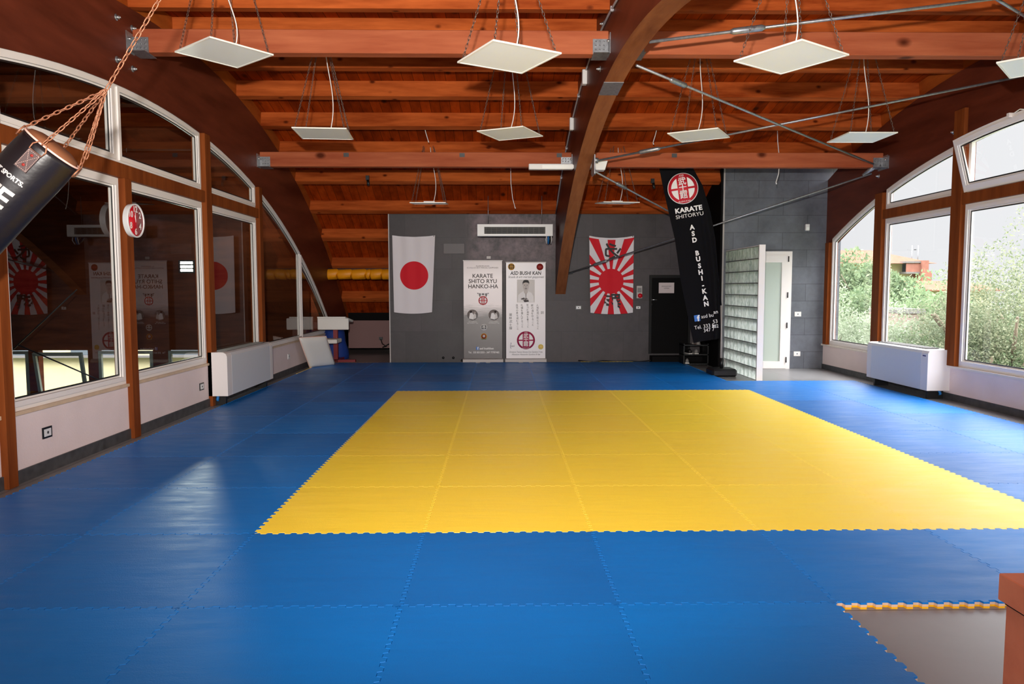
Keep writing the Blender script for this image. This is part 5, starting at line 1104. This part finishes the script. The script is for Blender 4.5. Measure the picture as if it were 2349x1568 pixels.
B(-5.2, -5.1, AY+.2, 17.7, -2, 5).build('wall_annex_nook', M['annex'], kind='structure'); B(-5.2, -3.9, 17.6, 17.7, -2, 5).build('wall_annex_end', M['annex'], kind='structure'); B(-5.2, -3.9, AY+.2, 17.7, 4.9, 5).build('ceiling_nook', M['annex'], kind='structure'); B(ax1, -3.88, -2, 17.6, -2, .5).build('wall_annex_low', M['annex'], kind='structure')
for a, b_ in openings: window(wname(), 0, rect(0, 1, 0, 1), 1) if False else None
for k, (a, b_) in enumerate(openings):
    w = empty('window_%d' % (wn_[0]+1+k), ((a+b_)/2, AY, -1.05), (R_(10) if k == 1 else 0, 0, 0), kind='structure'); mt = world(w); h_ = (b_-a)/2-.01
    o = [(-h_, 0.0), (h_, 0.0), (h_, 1.26), (-h_, 1.26)]; mb = MB(); mb.ring(o, offset_poly(o, .06), 1, 0, .06); mb.xf(mt); mb.build('window_frame', plain('grey_green_frame%d' % k, srgb(120, 132, 126), .5), w)
for i in range(5):
    y = 3+i*2.6; B(ax0, ax1, y, y+.16, 3.5, 3.8).build('annex_beam', M['annex'], label='dim roof beam in the dark hall behind the left windows, %s from the front' % ordinal(i), cat='beam', group='beams in the dark hall')
for (p_, q_), lb in zip((((-10, 838), (176, 664)), ((40, 790), (232, 873))), ('thin dark brace cable rising to the right in the hall behind the left windows', 'thin dark brace cable sloping down in the hall behind the left windows')):
    MB().cyl(on(*p_, 1, 12.5), on(*q_, 1, 12.5), .012, 6).build('brace_cable', M['black'], label=lb, cat='cable')
# floodlight in the hall
e = empty('flood_lamp', FLP, label='bright three bar floodlight shining behind the left windows', cat='floodlight')
mb = MB(); mb.box(FLP.x-.16, FLP.x+.16, FLP.y+.0, FLP.y+.05, FLP.z-.13, FLP.z+.13); mb.cyl((FLP.x, FLP.y+.05, FLP.z), (FLP.x, AY, FLP.z), .02, 8); mb.build('housing', M['black'], e)
M['lit'] = plain('lit_bar', srgb(255, 255, 240), .5, emit=((.93, 1, .86, 1), 30))
for k in (-1, 0, 1): B(FLP.x-.12, FLP.x+.12, FLP.y-.006, FLP.y, FLP.z+k*.075-.022, FLP.z+k*.075+.022).build('light_bar', M['lit'], e)
# cream building across the yard
e = empty('cream_building', (-9, 23, -4), label='cream building seen low through the left windows', cat='building')
B(-24, 2, 22.5, 28, -4, 3).build('wall', M['cream'], e)
for x in (-15.5, -13.2, -10.6, -8.2): B(x, x+1.3, 22.44, 22.5, -.55, -.02).build('window', M['hdark'], e)
B(-24, -3, 22.3, 22.5, -.62, -.56).build('ledge', M['hwhite'], e)
B(-30, 60, 15.1, 140, -4.1, -4.0).build('ground', M['ground'], kind='structure')
B(6.6, 90, -30, 15.1, -4.1, -4.0).build('ground_right', M['ground'], kind='structure')

# ------------------------------------------------------------------ outdoor trees and house on the right
def foliage(cx_, cy_, cz_, rx, ry, rz, n, leaf, clumps, seed, m_, par):
    r = np.random.default_rng(seed); c = r.normal(size=(clumps, 3)); c /= np.linalg.norm(c, axis=1)[:, None]; c *= r.uniform(.35, .95, (clumps, 1)); c[:, 2] = np.where(c[:, 2] < -.5, -.5, c[:, 2])
    rad_ = r.uniform(.22, .42, clumps); k = r.integers(0, clumps, n); d = r.normal(size=(n, 3)); d /= np.linalg.norm(d, axis=1)[:, None]
    p = c[k]+d*rad_[k][:, None]*r.uniform(.7, 1.08, (n, 1)); p = p*np.array([rx, ry, rz])+np.array([cx_, cy_, cz_])
    a = r.normal(size=(n, 3)); a /= np.linalg.norm(a, axis=1)[:, None]; b = np.cross(a, r.normal(size=(n, 3))); b /= np.linalg.norm(b, axis=1)[:, None]; s = leaf*r.uniform(.6, 1.3, (n, 1)); a = a*s; b = b*s*.42
    V = np.empty((n, 4, 3)); V[:, 0] = p-a; V[:, 1] = p+b; V[:, 2] = p+a; V[:, 3] = p-b; V = V.reshape(-1, 3)-np.array(par.location)
    me = bpy.data.meshes.new('foliage'); me.vertices.add(4*n); me.vertices.foreach_set('co', V.ravel()); me.loops.add(4*n); me.loops.foreach_set('vertex_index', np.arange(4*n)); me.polygons.add(n); me.polygons.foreach_set('loop_start', np.arange(0, 4*n, 4)); me.polygons.foreach_set('loop_total', np.full(n, 4))
    me.materials.append(M[m_]); me.update(calc_edges=True); o = bpy.data.objects.new('foliage', me); COL.objects.link(o); o.parent = par
def tree(px, py_top, py_c, Y, rx, rz, n, leaf, m_, lab, seed, name='tree', cat='tree', ry=None, clumps=38):
    top = on(px, py_top, 1, Y); c = on(px, py_c, 1, Y); rz = rz or (top.z-c.z)
    e = empty(name, (c.x, Y, -4), label=lab, cat=cat, group='trees and bushes outside the right windows')
    foliage(c.x, Y, top.z-rz, rx, ry or rx, rz, n, leaf, clumps, seed, m_, e)
    mb = MB(); r = random.Random(seed); z = top.z-rz; mb.tube([(c.x, Y, -4), (c.x+.1, Y, z-rz*.6), (c.x-.05, Y, z)], [.16, .12, .07], 8)
    for k in range(7):
        a = r.uniform(0, 2*PI); mb.tube([(c.x, Y, z-rz*.5+k*.1*rz), (c.x+math.cos(a)*rx*.4, Y+math.sin(a)*rx*.4, z+rz*.1), (c.x+math.cos(a)*rx*.75, Y+math.sin(a)*rx*.75, z+rz*.5)], [.07, .045, .02], 6)
    mb.build('trunk', M['bark'], e)
tree(1985, 573, 640, 44, 3.3, 3.0, 15300, 0.158, 'leaf_green', 'tall flat topped green tree left of the house', 11)
tree(1965, 648, 700, 30, 3.0, 2.6, 15300, 0.099, 'leaf_green', 'dark green tree below the flat topped tree', 12)
tree(1925, 672, 760, 17.5, 1.5, 1.9, 27200, 0.040, 'leaf_olive', 'pale olive bush at the corner of the far window', 13)
tree(2000, 715, 790, 15.5, 1.7, 1.6, 30600, 0.036, 'leaf_olive', 'pale olive bush low behind the fan coil unit', 14)
tree(2085, 668, 730, 28, 3.2, 2.3, 17000, 0.086, 'leaf_green', 'leafy green tree in front of the house', 15)
tree(2150, 672, 730, 20, 1.9, 2.6, 18700, 0.066, 'leaf_fresh', 'fresh green bush in the middle window beside the ruin', 16)
tree(2085, 740, 800, 14.6, 1.9, 1.5, 30600, 0.036, 'leaf_olive', 'pale olive bush under the small ruin', 17)
tree(2320, 592, 720, 13.5, 1.9, 2.1, 51000, 0.030, 'leaf_near', 'large olive brown tree filling the nearest window', 18, clumps=60)
tree(2258, 690, 790, 13.2, 1.2, 1.9, 34000, 0.030, 'leaf_near', 'lower olive brown shrub at the foot of the large tree', 19)
tree(2380, 480, 700, 14.5, 1.8, 2.9, 27200, 0.033, 'leaf_near', 'tall olive tree reaching up at the right edge', 20)
tree(2300, 668, 720, 30, 4.5, 2.6, 13600, 0.106, 'leaf_green', 'green hedge tree behind the large olive tree', 21)
tree(2180, 770, 820, 13.4, 1.4, 1.3, 27200, 0.033, 'leaf_fresh', 'green shrub at the foot of the middle window', 22)
# house
YH = 62; a, b_ = on(1992, 590, 1, YH), on(2140, 655, 1, YH); gz_ = -4
e = empty('apartment_house', ((a.x+b_.x)/2, YH, gz_), label='cream house with terracotta roof and balconies beyond the trees', cat='building')
hx0, hx1 = a.x-4, on(2118, 600, 1, YH).x; zr = on(2060, 602, 1, YH).z
B(hx0, hx1, YH, YH+10, gz_, zr).build('wall', M['cream'], e)
zt_ = on(2060, 583, 1, YH).z; mb = MB(); mb.add([(hx0-.6, YH-1, zr-.1), (hx1+.6, YH-1, zr-.1), (hx1+.6, YH+11, zr-.1), (hx0-.6, YH+11, zr-.1), (hx0+3, YH+5, zt_+.6), (hx1-2, YH+5, zt_+.6)], [(0, 1, 5, 4), (1, 2, 5), (2, 3, 4, 5), (3, 0, 4), (0, 3, 2, 1)]); mb.build('roof', M['terracotta'], e)
q0, q1 = on(2116, 597, 1, YH-1.5), on(2129, 650, 1, YH-1.5); B(q0.x, q1.x, YH-1.5, YH, gz_, q0.z).build('chimney_tower', M['brick'], e)
q0, q1 = on(2062, 603, 1, YH), on(2104, 624, 1, YH); B(q0.x, q1.x, YH-1.2, YH-.02, q1.z-.15, q1.z).build('balcony_slab', M['hwhite'], e); B(q0.x, q1.x, YH-1.2, YH-1.1, q1.z, q1.z+.8).build('balcony_rail', M['brick'], e); B(q0.x+.3, q1.x-.3, YH-.03, YH, q1.z+.05, q0.z-.1).build('window', M['hdark'], e)
q0, q1 = on(2058, 600, 1, YH), on(2100, 604, 1, YH); B(q0.x, q1.x, YH-1.3, YH-.02, q1.z, q0.z).build('awning', M['hwhite'], e)
q0, q1 = on(2105, 612, 1, YH-.1), on(2113, 636, 1, YH-.1); B(q0.x, q1.x, YH-.05, YH, q1.z, q0.z).build('window', M['hwhite'], e)
q0, q1 = on(2130, 600, 1, YH+4), on(2137, 650, 1, YH+4); B(hx1, q1.x, YH+4, YH+10, gz_, on(2134, 622, 1, YH+4).z).build('side_wing', M['brick'], e)
mb = MB()
for px in (2033, 2092, 2106): p = on(px, 578, 1, YH+4); mb.cyl((p.x, YH+4, zt_-1), (p.x, YH+4, p.z+.6), .04, 5); mb.box(p.x-.4, p.x+.4, YH+4, YH+4.05, p.z+.2, p.z+.25)
mb.build('antenna', M['steel'], e)
YR = 48; q0, q1 = on(2128, 646, 1, YR), on(2275, 662, 1, YR)
e = empty('low_house', ((q0.x+q1.x)/2, YR, gz_), label='low terracotta roof behind the bushes right of the house', cat='building'); B(q0.x, q1.x, YR, YR+6, gz_, q1.z-.1).build('wall', M['cream'], e)
mb = MB(); mb.add([(q0.x-.5, YR-.5, q1.z-.15), (q1.x+.5, YR-.5, q1.z-.15), (q1.x+.5, YR+4, q0.z+.1), (q0.x-.5, YR+4, q0.z+.1), (q0.x-.5, YR-.5, q1.z-.05), (q1.x+.5, YR-.5, q1.z-.05)], [(0, 1, 2, 3), (4, 5, 2, 3), (0, 1, 5, 4), (0, 4, 3), (1, 2, 5)]); mb.build('roof', M['terracotta'], e)
YU = 19; q0, q1 = on(2060, 711, 1, YU), on(2122, 745, 1, YU)
e = empty('brick_ruin', ((q0.x+q1.x)/2, YU, gz_), label='small pale brick ruin between the bushes', cat='ruin'); B(q0.x, q1.x, YU, YU+1.5, gz_, q0.z-.08).build('wall', plain('pale_brick', srgb(126, 108, 100), .9, var=.15), e)
mb = MB(); r_ = random.Random(5); x = q0.x
while x < q1.x: w = r_.uniform(.12, .3); mb.box(x, min(x+w, q1.x), YU-.03, YU+1.5, q0.z-.09, q0.z-.08+r_.uniform(.02, .12)); x += w
mb.build('rubble_cap', M['hwhite'], e)

# last: give every parented mesh its parent inverse as identity (built in local space)
bpy.context.view_layer.update()
